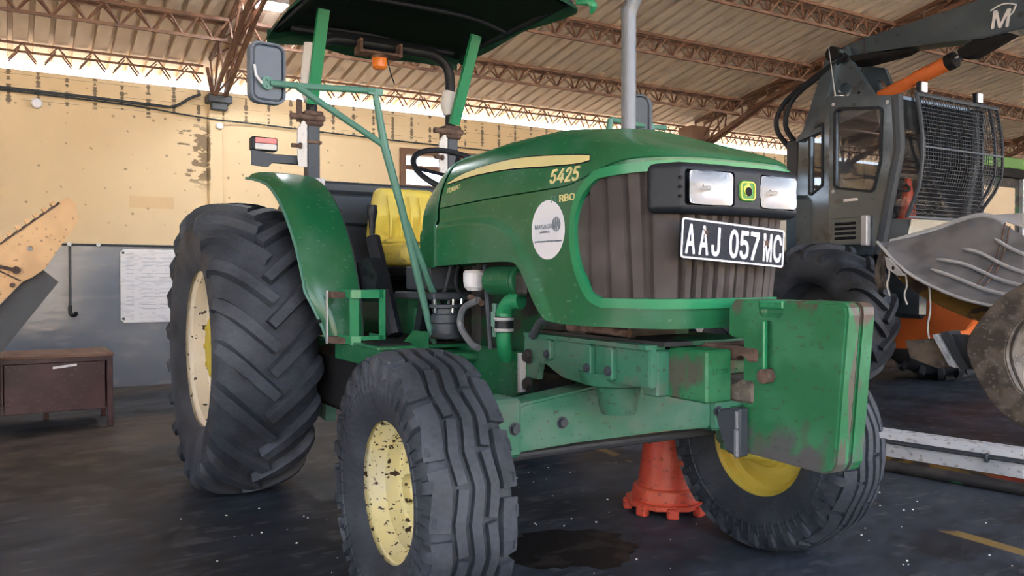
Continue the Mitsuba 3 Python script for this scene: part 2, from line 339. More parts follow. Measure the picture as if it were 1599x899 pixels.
def sheet(poly, du, dv, fmap, th=0.004):
    """The polygon of a parameter plane as a bent sheet: fmap((n,2)) gives points; th is its thickness, on the inside of the surface (negative: the other side)."""
    p, f = flat_mesh(poly, du, dv); v = fmap(p); e = 1e-4
    n = np.cross(fmap(p + [e, 0]) - fmap(p - [e, 0]), fmap(p + [0, e]) - fmap(p - [0, e])); n /= np.linalg.norm(n, axis=1, keepdims=True) + 1e-12
    ed = np.sort(np.vstack([f[:, [0, 1]], f[:, [1, 2]], f[:, [2, 0]]]), axis=1); dirs = np.vstack([f[:, [0, 1]], f[:, [1, 2]], f[:, [2, 0]]])
    _, first, cnt = np.unique(ed, axis=0, return_index=True, return_counts=True); bd = dirs[first[cnt == 1]]; N = len(v)
    a, b = bd[:, 0], bd[:, 1]
    F2 = np.vstack([f, f[:, ::-1] + N, np.c_[a, a + N, b], np.c_[b, a + N, b + N]])
    return trimesh.Trimesh(np.vstack([v, v - n * th]), F2 if th > 0 else F2[:, ::-1], process=False)
def on_surface(mesh, fmap, off=0.0):
    """A flat solid (its x, y the parameters, its z the height) laid onto the surface fmap."""
    p = np.array(mesh.vertices); e = 1e-4; q = p[:, :2]
    n = np.cross(fmap(q + [e, 0]) - fmap(q - [e, 0]), fmap(q + [0, e]) - fmap(q - [0, e])); n /= np.linalg.norm(n, axis=1, keepdims=True)
    return trimesh.Trimesh(fmap(q) + n * (p[:, 2:] + off), mesh.faces, process=False)
def hexbolt(c, axis, r=0.014, h=0.012):
    m = trimesh.creation.cylinder(r, h, sections=6); w = trimesh.creation.cylinder(r * 1.35, h * 0.25, sections=12); w.apply_translation([0, 0, -h * 0.45])
    m = cat(m, w); R = {'x': trimesh.transformations.rotation_matrix(np.pi / 2, [0, 1, 0]), '-x': trimesh.transformations.rotation_matrix(-np.pi / 2, [0, 1, 0]), 'y': trimesh.transformations.rotation_matrix(-np.pi / 2, [1, 0, 0]),
                        '-y': trimesh.transformations.rotation_matrix(np.pi / 2, [1, 0, 0]), 'z': np.eye(4)}[axis]
    m.apply_transform(R); m.apply_translation(c); return m
def cyl(a, b, r, n=20): return tube([a, b], r, n)

def obj(name, mesh, material, parent=None, label=None, smooth=30, **more):
    base = (parent + '__' if parent else '') + name; key, k = base, 0
    while key in scene or any(x.startswith(key + '__') for x in (scene if k == 0 and not parent else ())):
        k += 1; key = f'{base}_{k:03d}'
    scene[key] = mikit.ply(merged(mesh.vertices, mesh.faces), material, smooth, **more)
    if label: labels[key] = {'label': label}
    return key
used_names = {}
def thing(name, label, category, group=None):
    k = used_names.get(name, -1) + 1; used_names[name] = k
    key = name if k == 0 else f'{name}_{k:03d}'
    labels[key] = {'label': label, 'category': category}
    if group: labels[key]['group'] = group
    return key
def part_key(parent, name):
    """The key of a part that has no mesh of its own, only sub-parts."""
    key = f'{parent}__{name}'; k = used_names.get(key, -1) + 1; used_names[key] = k
    return key if k == 0 else f'{key}_{k:03d}'
def struct(name, mesh, material, label, smooth=30):
    key = obj(name, mesh, material, None, None, smooth); labels[key] = {'label': label, 'kind': 'structure'}; return key

# ================================================================== the building
EAVE_X, EAVE_Z, PITCH_R, RIDGE_X = -6.6, 3.23, 0.194, 6.0
def roof_z(x): return EAVE_Z + PITCH_R * (min(x, RIDGE_X) - EAVE_X) 
Y0, Y1, XF = -7.5, 24.0, 6.2
struct('ground_outside', box(-90, 90, -90, 90, -0.30, -0.06), 'ground_sand', 'sandy ground outside the shed')
struct('floor', box(-6.75, XF, Y0, Y1, -0.25, 0.0), 'floor_mat', 'dark worn asphalt floor of the shed with oil stains')
DADO = 1.375
def wall_poly(z0, z1, holes=()):
    p = Polygon([(Y0, z0), (Y1, z0), (Y1, z1), (Y0, z1)])
    for h in holes: p = p.difference(shapely.box(*h))
    return p
WIN = [(2.02, 2.07, 2.72, 2.55), (2.80, 2.07, 3.50, 2.55)]
struct('wall_back', cat(prism(wall_poly(DADO, 2.96, WIN), 'x', -6.75, -6.5), box(-6.5, -6.44, -0.09, 0.05, 1.375, 2.95, 0.008), box(-6.5, -6.44, 6.42, 6.58, 1.375, 2.95, 0.008)), 'wall_paint', 'cream yellow plastered back wall with pitted holes', smooth=False)
obj('dado', box(-6.75, -6.49, Y0, Y1, 0, DADO - 0.002), 'dado_paint', 'wall_back', 'grey gloss painted lower wall', False)
gable = Polygon([(-6.75, 0), (XF, 0), (XF, roof_z(XF)), (-6.5, roof_z(-6.5)), (-6.75, 3.2)])
struct('wall_left', prism(gable.difference(shapely.box(-2.0, 0.0, 5.6, 2.3)), 'y', Y0 - 0.2, Y0), 'wall_plain', 'plastered end wall of the shed with a wide doorway', False)
struct('outside_building', cat(box(36, 44, -45, 70, -0.1, 6.5), box(35.5, 44.5, -46, 71, 6.5, 6.9)), 'wall_plain', 'long plastered building across the yard', False)
struct('wall_right', prism(gable, 'y', Y1, Y1 + 0.2), 'wall_plain', 'plastered far end wall of the shed', False)
for i, (a, z0, b, z1) in enumerate(WIN):
    fr = prism(shapely.box(a, z0, b, z1).difference(shapely.box(a + 0.07, z0 + 0.06, b - 0.06, z1 - 0.07)), 'x', -6.60, -6.46)
    k = struct(f'window_{i + 1}', fr, 'window_frame', 'brown framed window opening in the cream back wall' if i == 0 else 'second brown framed window behind the steering wheel', False)
    obj('glazing_bar', bar((-6.55, a + 0.05, (z0 + z1) / 2 + 0.03), (-6.55, b - 0.05, (z0 + z1) / 2 + 0.03), 0.03, 0.05), 'window_frame', k)
    for (c, d) in ((z0 + 0.05, (z0 + z1) / 2 + 0.02), ((z0 + z1) / 2 + 0.04, z1 - 0.06)):
        obj('pane', box(-6.561, -6.559, a + 0.06, b - 0.05, c, d), 'glass_pane', k, smooth=False)

# corrugated roof: one entry per sheet of five ribs
def roof_sheet(ya, nrib, xa, xb, pitch=0.165):
    ys, hs = [], []
    for k in range(nrib):
        y = ya + k * pitch
        ys += [y, y + 0.060, y + 0.066, y + 0.102, y + 0.108]; hs += [0, 0, 0.062, 0.062, 0]
    ys.append(ya + nrib * pitch + 0.01); hs.append(0.002)
    n = len(ys); v = [(x, y, roof_z(x) + h) for x in (xa, xb) for y, h in zip(ys, hs)]
    f = [q for k in range(n - 1) for q in ([k, k + 1, n + k + 1], [k, n + k + 1, n + k])]
    v2 = [(x, y, z + 0.004) for x, y, z in v]
    return trimesh.Trimesh(np.array(v + v2), np.array(f + [[c + 2 * n, b + 2 * n, a + 2 * n] for a, b, c in f]), process=False)
labels['ceiling'] = {'label': 'cream corrugated metal roof on brown lattice purlins', 'kind': 'structure'}
ny = int((Y1 - Y0) / 0.825)
for i in range(ny):
    obj('roof_sheet', roof_sheet(Y0 + i * 0.825, 5, EAVE_X - 0.5, RIDGE_X), 'roof_sheet', 'ceiling', smooth=False)

def rod(a, b, r=0.008): return bar(a, b, 2 * r)
def purlin(x, ya, yb, depth=0.17, legs=False):
    zt = roof_z(x) - 0.03; ms = [bar((x - 0.07, ya, zt), (x - 0.07, yb, zt), 0.03), bar((x + 0.07, ya, zt), (x + 0.07, yb, zt), 0.03), bar((x, ya, zt - depth), (x, yb, zt - depth), 0.026)]
    n = max(2, round((yb - ya) / 0.26)); st = (yb - ya) / n
    for k in range(n):
        y, ym = ya + k * st, ya + (k + 0.5) * st
        for s in (-1, 1):
            ms += [rod((x + s * 0.07, y, zt), (x, ym, zt - depth)), rod((x, ym, zt - depth), (x + s * 0.07, y + st, zt))]
    return cat(ms)
def eave_purlin(x, ya, yb):
    zt = roof_z(x) - 0.025; ms = [bar((x, ya, zt), (x, yb, zt), 0.022), bar((x, ya, zt - 0.075), (x, yb, zt - 0.075), 0.018)]
    n = max(2, round((yb - ya) / 0.29)); st = (yb - ya) / n
    for k in range(n):
        y = ya + (k + 0.5) * st
        for s in (-1, 1):
            for q in (0, 0.10):
                ms.append(rod((x + q, y + s * 0.02, zt - 0.06), (x + q - 0.03, y + s * 0.11, zt - 0.17), 0.005))
            ms.append(rod((x, y, zt), (x, y + s * 0.07, zt - 0.075), 0.006))
    return cat(ms)
frames_y = [-6.6, 0.0, 6.6, 13.2, 19.8]
for a, b in zip([Y0] + frames_y, frames_y + [Y1]):
    obj('eave_purlin', eave_purlin(-6.55, a + 0.12, b - 0.12), 'roof_steel', 'ceiling')
    for x in (-5.55, -4.45, -3.35, -2.25, -1.15, -0.05, 1.05, 2.15, 3.25, 4.35, 5.45):
        obj('purlin', purlin(x, a + 0.1, b - 0.1), 'roof_steel', 'ceiling')
def frame(y):
    """A box lattice rafter that starts at the wall and deepens towards the ridge."""
    ms = []; xs = np.linspace(-6.38, RIDGE_X, 30)
    top = lambda x: roof_z(x) - 0.02
    low = lambda x: 2.88 + 0.377 * (x + 6.38) if x < -5.0 else 3.40 + 0.194 * (x + 5.0)
    zt = [min(top(x), 99) for x in xs]; zl = [min(low(x), top(x) - 0.10) for x in xs]
    for s in (-0.085, 0.085):
        for i in range(len(xs) - 1):
            ms += [bar((xs[i], y + s, zt[i]), (xs[i + 1], y + s, zt[i + 1]), 0.035), bar((xs[i], y + s * 0.6, zl[i]), (xs[i + 1], y + s * 0.6, zl[i + 1]), 0.038)]
            ms.append(rod((xs[i], y + s, zt[i]), (xs[i + 1], y + s * 0.6, zl[i + 1]), 0.009) if i % 2 else rod((xs[i], y + s * 0.6, zl[i]), (xs[i + 1], y + s, zt[i + 1]), 0.009))
            ms.append(rod((xs[i], y + s, zt[i]), (xs[i], y + s * 0.6, zl[i]), 0.008))
    for i in range(0, len(xs) - 1):
        ms += [rod((xs[i], y - 0.051, zl[i]), (xs[i + 1], y + 0.051, zl[i + 1]), 0.007), rod((xs[i], y - 0.085, zt[i]), (xs[i + 1], y + 0.085, zt[i + 1]), 0.007)]
    # foot: two struts and a plate on the pilaster
    ms += [bar((-6.38, y - 0.066, 2.90), (-6.40, y - 0.11, roof_z(-6.4) - 0.1), 0.03), bar((-6.38, y + 0.066, 2.90), (-6.40, y + 0.11, roof_z(-6.4) - 0.1), 0.03)]
    return cat(ms)
for y in frames_y:
    k = obj('rafter', frame(y), 'roof_steel', 'ceiling')
    if y == 6.6: obj('post_stub', box(-6.5, -6.22, y - 0.30, y + 0.04, 2.90, 3.17, 0.005), 'window_frame', k, 'brown steel post stub')
    obj('foot_bracket', cat(box(-6.5, -6.33, y - 0.12, y + 0.12, 2.82, 2.90, 0.01), box(-6.44, -6.36, y - 0.08, y + 0.08, 2.75, 2.83, 0.01)), 'dark_steel', k, 'dark steel foot bracket')
# lamp under the roof
t = thing('ceiling_lamp', 'bright white lamp panel under the roof above the mirror', 'lamp')
lx, ly = -5.01, 0.16; lz = roof_z(lx) - 0.09
obj('housing', prism(rrect(lx - 0.11, lx + 0.11, ly - 0.13, ly + 0.13, 0.02), 'z', lz, lz + 0.10), 'steel_light', t)
obj('diffuser', box(lx - 0.095, lx + 0.095, ly - 0.115, ly + 0.115, lz - 0.012, lz - 0.002), 'white_paint', t, smooth=False, emitter={'type': 'area', 'radiance': rgb((14, 14.5, 15))})

# things fixed to the back wall
t = thing('wall_cable', 'long dark cable conduit clipped along the top of the cream wall', 'cable')
run = [(-6.45, -3.2, 2.80), (-6.45, -1.9, 2.775), (-6.45, -1.2, 2.765), (-6.45, -0.6, 2.75), (-6.45, -0.42, 2.755), (-6.43, -0.27, 2.85), (-6.42, -0.17, 2.90)]
obj('upper_conduit', tube(run, 0.014, 8, 5), 'dark_steel', t)
obj('lower_wire', tube([(-6.46, -3.2, 2.775), (-6.46, -1.0, 2.735), (-6.46, -0.35, 2.69), (-6.425, 0.0, 2.66), (-6.46, 0.4, 2.66), (-6.46, 2.0, 2.62), (-6.46, 4.0, 2.60), (-6.46, 6.3, 2.60)], 0.008, 6, 5), 'dark_steel', t)
for y, z, r in ((-1.60, 2.66, 0.045), (0.01, 2.60, 0.035)):
    k = thing('junction_box', 'round white junction box on the wall under the cable' if r > 0.04 else 'small round junction box on the pilaster', 'junction box')
    obj('box_body', cyl((-6.5, y, z), (-6.43 if r > 0.04 else -6.41, y, z), r, 20), 'steel_light', k); obj('cover', cyl((-6.431 if r > 0.04 else -6.411, y, z), (-6.42 if r > 0.04 else -6.40, y, z), r * 0.8, 20), 'white_paint', k)
t = thing('wall_conduit', 'thin grey conduit along the dado edge dropping to a hooked end', 'conduit')
obj('horizontal_run', tube([(-6.47, -3.4, 1.375), (-6.47, 0.2, 1.37)], 0.010, 8), 'dark_steel', t)
obj('drop_pipe', tube([(-6.46, -1.34, 1.37), (-6.46, -1.34, 0.80)], 0.011, 8), 'dark_steel', t)
obj('hook', tube([(-6.46, -1.34, 0.80), (-6.46, -1.34, 0.73), (-6.45, -1.325, 0.705), (-6.43, -1.30, 0.71), (-6.42, -1.295, 0.735)], 0.017, 8, 4), 'black_plastic', t)
for y in (-1.345, -1.10): obj('clip', cyl((-6.48, y, 1.373), (-6.445, y, 1.373), 0.020, 10), 'steel_light', t)
t = thing('notice_board', 'white notice board with a faint printed table on the grey wall', 'board')
obj('panel', prism(Polygon([(-0.91, 0.65), (-0.88, 0.62), (-0.02, 0.62), (-0.02, 1.335), (-0.88, 1.335), (-0.91, 1.305)]), 'x', -6.4885, -6.472, 0.002), 'paper', t)
tb = []
for i in range(15):
    z = 1.285 - i * 0.038
    for y, L in ((-0.86, 0.07), (-0.72, 0.10 + 0.03 * (i % 3)), (-0.56, 0.16 + 0.05 * ((i * 7) % 4)), (-0.30, 0.12)):
        if (i * 5 + int(y * 100)) % 4: tb.append(box(-6.472, -6.4712, y, y + L, z, z + 0.008))
obj('table_print', cat(tb), 'print_faint', t, 'faint rows of printed text', False)
for z in (0.66, 1.30): obj('screw', hexbolt((-6.470, -0.885, z), 'x', 0.010, 0.006), 'dark_steel', t)

# ================================================================== tractor
TR = thing('tractor', 'green and yellow farm tractor with canopy and number plate, in the middle of the shed', 'tractor')
# ---- wheels
def tread_surface(prof):
    p = np.array(prof, float); d = np.r_[0, np.cumsum(np.linalg.norm(np.diff(p, axis=0), axis=1))]; mid = np.interp(0, p[:, 0], d); d = d - mid
    def at(u):
        y, r = np.interp(u, d, p[:, 0]), np.interp(u, d, p[:, 1]); e = 0.004
        ty, tr = np.interp(u + e, d, p[:, 0]) - np.interp(u - e, d, p[:, 0]), np.interp(u + e, d, p[:, 1]) - np.interp(u - e, d, p[:, 1])
        L = np.hypot(ty, tr) + 1e-12
        return y, r, -tr / L, ty / L
    return at, d[0], d[-1]
def tread_bar(at, R, line, wb, wt, h):
    """A tread block: trapezoid section swept along line (a, u) on the carcass, a the length around the tyre."""
    q = np.array(line, float); n = len(q); t = np.gradient(q, axis=0); t /= np.linalg.norm(t, axis=1, keepdims=True); nn = np.c_[-t[:, 1], t[:, 0]]
    h = np.broadcast_to(h, n); wb = np.broadcast_to(wb, n); wt = np.broadcast_to(wt, n); V = []
    for off, hh in ((-wb, -0.006), (-wt, 1), (wt, 1), (wb, -0.006)):
        s = q + nn * (off / 2)[:, None]; y, r, ny_, nr = at(s[:, 1]); H = h if hh == 1 else np.full(n, hh); th = s[:, 0] / R
        rr = r + H * nr; V.append(np.c_[rr * np.sin(th), y + H * ny_, rr * np.cos(th)])
    V = np.stack(V, 1).reshape(-1, 3); f = []
    for i in range(n - 1):
        for k in range(3):
            a, b = 4 * i + k, 4 * i + k + 1; f += [[a, a + 4, b + 4], [a, b + 4, b]]
    f += [[0, 1, 2], [0, 2, 3]]; e = 4 * (n - 1); f += [[e, e + 2, e + 1], [e, e + 3, e + 2]]
    return trimesh.Trimesh(V, f, process=False)
def wheel_place(m, c, sink=0.0):
    """Moves a wheel to its centre and flattens what would stand below the floor."""
    m = m.copy(); v = np.array(m.vertices) + np.array(c, float); v[:, 2] = np.maximum(v[:, 2], 0.001); m.vertices = v; return m
def rear_tyre(R=0.735, W=0.465, rim=0.40, nl=21, mirror=1, lug=0.041):
    rc = R - lug; h = W / 2
    prof = [(-h * 0.78, rim - 0.01), (-h * 0.92, rim + 0.05), (-h, rim + 0.13), (-h * 0.99, rim + 0.2), (-h * 0.9, rc - 0.055), (-h * 0.72, rc - 0.022), (-h * 0.4, rc - 0.006), (0, rc), (h * 0.4, rc - 0.006), (h * 0.72, rc - 0.022), (h * 0.9, rc - 0.055), (h * 0.99, rim + 0.2), (h, rim + 0.13), (h * 0.92, rim + 0.05), (h * 0.78, rim - 0.01)]
    full = smooth_path([(a, b, 0) for a, b in prof], 4)[:, :2]
    car = lathe([(r, -y) for y, r in full] , 'y', n=96)
    at, u0, u1 = tread_surface(full); ms = []
    pitch = 2 * math.pi * rc / nl
    for s in (-1, 1):
        for k in range(nl):
            a0 = (k + (0.5 if s > 0 else 0)) * pitch; us = np.linspace(-0.012, h * 1.22, 12)
            a = a0 - mirror * (np.clip(us, -0.02, h * 0.95) * 0.95 + np.clip(us - h * 0.95, 0, 1) * 0.25)
            hh = np.interp(us, [0, h * 0.8, h * 0.98, h * 1.22], [lug, lug, lug * 0.85, 0.004])
            w = np.interp(us, [0, h, h * 1.22], [0.062, 0.075, 0.085])
            ms.append(tread_bar(at, rc, np.c_[a, s * us], w, w * 0.66, hh))
    return car, cat(ms)
def rear_wheel(y, c, side):
    w = part_key(TR, 'rear_wheel'); ctr = (-2.03, y, 0.715)
    car, lugs = rear_tyre(mirror=1)
    obj('tyre', wheel_place(cat(car, lugs), ctr), 'rubber', w, 'black rubber tyre with chevron lugs', 35)
    s = side
    rim = [(0.362, -0.175), (0.405, -0.182), (0.410, -0.170), (0.395, -0.160), (0.372, -0.150), (0.365, -0.05), (0.34, 0.02), (0.335, 0.05), (0.365, 0.12), (0.395, 0.160), (0.41, 0.17), (0.405, 0.182), (0.362, 0.175)]
    prof = [(0.405, -0.186), (0.408, -0.172), (0.392, -0.165), (0.372, -0.150), (0.362, -0.085), (0.335, -0.06), (0.330, 0.02), (0.30, 0.045), (0.20, 0.060), (0.10, 0.06), (0.001, 0.06), (0.001, 0.075), (0.30, 0.066), (0.345, 0.04), (0.352, 0.10), (0.392, 0.165), (0.408, 0.175), (0.405, 0.186)]
    obj('rim', lathe([(r, h_ * s) for r, h_ in prof], 'y', ctr, 64), 'rim_cream', w, 'cream painted rim')
    hb_ = obj('hub', cat(lathe([(0.001, -0.130 * s), (0.15, -0.130 * s), (0.165, -0.118 * s), (0.17, 0.06 * s)], 'y', ctr, 40), [hexbolt((ctr[0] + 0.13 * math.cos(a), ctr[1] - 0.133 * s, ctr[2] + 0.13 * math.sin(a)), '-y' if s > 0 else 'y') for a in np.arange(8) * math.pi / 4]), 'hub_yellow', w, 'yellow hub')
rear_wheel(-0.83, None, 1); rear_wheel(0.83, None, -1)

def front_tyre(R=0.428, W=0.262, rim=0.222):
    rc = R - 0.014; h = W / 2
    prof = [(-h * 0.72, rim - 0.008), (-h * 0.86, rim + 0.03), (-h * 0.99, rim + 0.08), (-h, rim + 0.12), (-h * 0.95, rc - 0.035), (-h * 0.86, rc - 0.016), (-h * 0.6, rc - 0.006), (0, rc)]
    prof = prof + [(-y, r) for y, r in prof[-2::-1]]
    full = smooth_path([(a, b, 0) for a, b in prof], 4)[:, :2]; car = lathe([(r, -y) for y, r in full], 'y', n=96)
    at, u0, u1 = tread_surface(full); ms = []; C_ = 2 * math.pi * rc; n = 14; p = C_ / n
    zig = lambda a: 0.009 * np.abs(((a / (p / 1.0)) % 1.0) * 2 - 1) - 0.0045
    a = np.linspace(0, C_, n * 6 + 1); ms.append(tread_bar(at, rc, np.c_[a, zig(a) * 1.8], 0.032, 0.028, 0.017))
    for s in (-1, 1):
        for k in range(n):
            a = np.linspace(k * p + (0.5 * p if s > 0 else 0), (k + 0.93) * p + (0.5 * p if s > 0 else 0), 7)
            ms.append(tread_bar(at, rc, np.c_[a, s * 0.046 + zig(a) * 1.8], 0.031, 0.027, 0.017))
            b = k * p + (0.2 * p if s > 0 else 0.7 * p)
            a = np.linspace(b, b + 0.86 * p, 7); ms.append(tread_bar(at, rc, np.c_[a, s * 0.097 + zig(a) * 1.0], 0.052, 0.045, 0.018))
            for q in (0.0, 0.5):   # shoulder buttress and the thin ribs down the sidewall
                us = np.linspace(0.112, 0.168, 6); aa = b + (q + 0.22) * p * np.ones(6)
                ms.append(tread_bar(at, rc, np.c_[aa, s * us], p * (0.26 if q == 0 else 0.22), p * (0.18 if q == 0 else 0.12), np.interp(us, [0.112, 0.13, 0.168], [0.018, 0.019 if q == 0 else 0.014, 0.006])))
                us = np.linspace(0.155, 0.215, 4)
                for e in (-0.16, 0.1): ms.append(tread_bar(at, rc, np.c_[aa[:4] + e * p, s * us], 0.009, 0.003, [0.008, 0.007, 0.005, 0.001]))
    for s in (-1, 1):
        ms.append(lathe([(rim + 0.095, s * -h * 0.985), (rim + 0.1, s * -(h + 0.004)), (rim + 0.105, s * -h * 0.99)], 'y', n=72))
    return car, cat(ms)
FT = front_tyre()
def front_wheel(y, s, steer):
    w = part_key(TR, 'front_wheel'); ctr = (0.0 if y < 0 else 0.035, y, 0.425)
    def put(m): return wheel_place(move(m, rz=steer), ctr)
    obj('tyre', put(cat(*FT)), 'rubber', w, 'black ribbed front tyre', 35)
    prof = [(0.226, -0.100), (0.231, -0.094), (0.226, -0.085), (0.209, -0.078), (0.203, -0.050), (0.188, -0.030), (0.184, 0.004), (0.178, 0.016), (0.160, 0.020), (0.150, 0.034), (0.130, 0.036), (0.110, 0.026), (0.070, 0.026), (0.001, 0.026), (0.001, 0.034), (0.11, 0.034), (0.13, 0.044), (0.155, 0.042), (0.178, 0.030), (0.196, 0.045), (0.205, 0.078), (0.226, 0.088), (0.231, 0.094), (0.226, 0.100)]
    k = obj('rim', put(lathe([(r, h_ * s) for r, h_ in prof], 'y', n=64)), 'rim_yellow' if s > 0 else 'rim_yellow_deep', w, 'chipped pale yellow rim' if s > 0 else 'deep yellow rim')
    hub = [(0.001, 0.004), (0.036, 0.004), (0.044, -0.004), (0.046, -0.028)]
    obj('hub_cap', put(lathe([(r, h_ * s) for r, h_ in hub], 'y', n=28)), 'rim_yellow', w)
    obj('inner_hub', put(lathe([(0.11, 0.034 * s), (0.10, 0.06 * s), (0.085, 0.07 * s), (0.080, 0.11 * s), (0.06, 0.15 * s), (0.001, 0.15 * s)], 'y', n=28)), 'hub_yellow', w)
    for a in np.arange(6) * math.pi / 3: obj('wheel_nut', put(hexbolt((0.085 * math.cos(a), 0.020 * s, 0.085 * math.sin(a)), '-y' if s > 0 else 'y', 0.011, 0.02)), 'rim_yellow', w)
front_wheel(-0.76, 1, -2); front_wheel(0.785, -1, 4)

# ---- chassis
obj('front_axle', cat(prism(Polygon([(-0.50, 0.505), (-0.50, 0.655), (-0.20, 0.69), (-0.12, 0.70), (0.12, 0.70), (0.2, 0.69), (0.50, 0.655), (0.50, 0.505), (0.2, 0.515), (-0.2, 0.515)]), 'x', -0.06, 0.06, 0.008)), 'paint_cast', TR, 'faded green front axle beam', 20)
for s in (-1, 1):
    k = obj('axle_end', cat(box(-0.075, 0.075, s * 0.42, s * 0.56, 0.495, 0.685, 0.012), box(-0.05, 0.05, s * 0.54, s * 0.66, 0.42, 0.66, 0.02), cyl((0, s * 0.60, 0.40), (0, s * 0.60, 0.72), 0.045), cyl((0, s * 0.58, 0.43), (0, s * 0.74, 0.43), 0.04)), 'paint_cast', TR, smooth=25)
    for y in ((0.255, 0.45) if s < 0 else (0.448,)): obj('bolt', hexbolt((0.066 if y < 0.4 else 0.081, s * y, 0.59 - 0.02 * (s > 0)), 'x', 0.016, 0.016), 'dark_steel', k)
obj('tie_rod', tube([(-0.12, -0.62, 0.45), (-0.14, 0, 0.45), (-0.12, 0.62, 0.45)], 0.018), 'dark_steel', TR)
obj('axle_boss', lathe([(0.001, 0), (0.055, 0), (0.062, 0.02), (0.075, 0.09), (0.12, 0.10), (0.13, 0.14)], 'z', (0.20, -0.13, 0.63), 24), 'paint_cast', TR, 'faded green round axle boss')
for s in (-1, 1):
    y0, y1 = sorted((s * 0.20, s * 0.23))
    rail = Polygon([(-0.22, 0.71), (-0.22, 0.865), (-0.10, 0.865), (0.10, 0.862), (0.47, 0.862), (0.47, 0.75), (0.28, 0.745), (0.16, 0.725), (0.02, 0.735), (-0.08, 0.77), (-0.12, 0.77), (-0.14, 0.71)])
    k = obj('front_support', cat(prism(rail, 'y', y0, y1, 0.004), prism([(-0.20, 0.862), (0.47, 0.862), (0.47, 0.875), (-0.20, 0.875)], 'y', *sorted((s * 0.17, s * 0.245)))), 'paint_cast', TR, 'faded green front support casting', 20)
    for x in (-0.04, 0.19, 0.30):
        obj('rib', cat(prism(rrect(x - 0.018, x + 0.018, 0.755 if x > 0 else 0.79, 0.86, 0.012), 'y', *sorted((s * 0.228, s * 0.25)), 0.004)), 'paint_cast', k, smooth=20)
        obj('bolt', hexbolt((x, s * 0.254, 0.785 if x > 0 else 0.81), '-y' if s < 0 else 'y', 0.012, 0.01), 'dark_steel', k)
    k = obj('side_frame', cat(prism(Polygon([(-1.05, 0.62), (-1.05, 0.78), (-0.70, 0.80), (-0.20, 0.80), (-0.20, 0.66), (-0.28, 0.63), (-0.75, 0.60)]), 'y', *sorted((s * 0.205, s * 0.235)), 0.004)), 'paint_frame', TR, 'dark green side frame', 20)
    obj('joint_strap', prism([(-0.215, 0.66), (-0.20, 0.66), (-0.20, 0.80), (-0.215, 0.80)], 'y', *sorted((s * 0.235, s * 0.26))), 'steel_light', k)
    for z in (0.69, 0.79): obj('bolt', hexbolt((-0.18, s * 0.245, z), '-y' if s < 0 else 'y', 0.02, 0.016), 'engine_dirty', k)
obj('cross_plate', box(0.40, 0.47, -0.20, 0.20, 0.72, 0.86, 0.006), 'paint_cast', TR)
obj('radiator_tray', cat(box(-0.20, 0.50, -0.20, 0.20, 0.872, 0.885), tube([(-0.10, -0.10, 0.905), (0.30, -0.16, 0.90)], 0.022, 12), box(0.0, 0.10, -0.19, -0.17, 0.885, 0.925)), 'engine_dirty', TR, 'dusty tray and pipe under the bonnet')
obj('oil_pipe', tube([(0.31, -0.175, 0.90), (0.20, -0.19, 0.905), (0.02, -0.20, 0.905)], 0.014, 10), 'rust', TR)
# weight bracket
k = obj('weight_bracket', cat(box(0.465, 0.625, -0.155, -0.055, 0.718, 0.868, 0.006), box(0.465, 0.53, -0.155, 0.20, 0.72, 0.865, 0.004)), 'paint_weight', TR, 'chipped green weight bracket', 20)
obj('upper_lip', cut(box(0.465, 0.715, -0.052, 0.20, 0.835, 0.878, 0.008), cyl((0.655, -0.12, 0.825), (0.655, 0.3, 0.825), 0.028)), 'rust', k, 'rusty upper hook')
obj('lower_lip', cut(box(0.465, 0.70, -0.052, 0.20, 0.718, 0.785, 0.008), cyl((0.61, -0.15, 0.825), (0.61, 0.3, 0.825), 0.06)), 'claw_steel', k, 'worn lower hook')
em = meshkit.text_mesh('12080-2', 0.016, 0.0015)
def plane_map(o, eu, ev):
    o, eu, ev = np.array(o, float), np.array(eu, float), np.array(ev, float)
    return lambda p: o + p[:, :1] * eu + p[:, 1:2] * ev
obj('cast_lettering', on_surface(em, plane_map((0.626, -0.135, 0.80), (0, 1, 0), (0, 0, 1)), 0.0), 'paint_weight', k)
# suitcase weights
def suitcase(y0, y1):
    prof = Polygon([(0.625, 1.012), (0.985, 1.012), (0.998, 1.0), (1.0, 0.98), (0.968, 0.60), (0.955, 0.578), (0.93, 0.570), (0.60, 0.578), (0.59, 0.60), (0.60, 0.70), (0.655, 0.71), (0.655, 0.90), (0.60, 0.905), (0.60, 0.985)])
    m = prism(prof.buffer(-0.012).buffer(0.012, quad_segs=4), 'y', y0, y1, 0.006)
    return m
for i, (a, b) in enumerate(((-0.046, 0.008), (0.012, 0.066))):
    m = suitcase(a, b)
    if i == 0:
        m = cut(m, box(0.715, 0.80, a - 0.02, a + 0.022, 0.965, 1.03, 0.012), box(0.735, 0.765, a - 0.02, a + 0.012, 0.79, 0.955))
    k = obj('suitcase_weight', m, 'paint_weight', TR, 'scuffed green suitcase weight', 20)
    if i == 0:
        obj('handle_bar', box(0.716, 0.80, a - 0.004, a + 0.012, 0.988, 1.012, 0.004), 'paint_bright', k)
        obj('cast_lettering', on_surface(meshkit.text_mesh('C-S1081', 0.012, 0.0012), plane_map((0.725, a - 0.004, 0.994), (1, 0, 0), (0, 0, 1))), 'paint_weight', k)
        obj('ridge', box(0.735, 0.745, a - 0.012, a + 0.004, 0.815, 0.955, 0.003), 'paint_bright', k)
        obj('bolt', cyl((0.755, a - 0.03, 0.805), (0.755, a + 0.01, 0.805), 0.02, 14), 'rust', k)
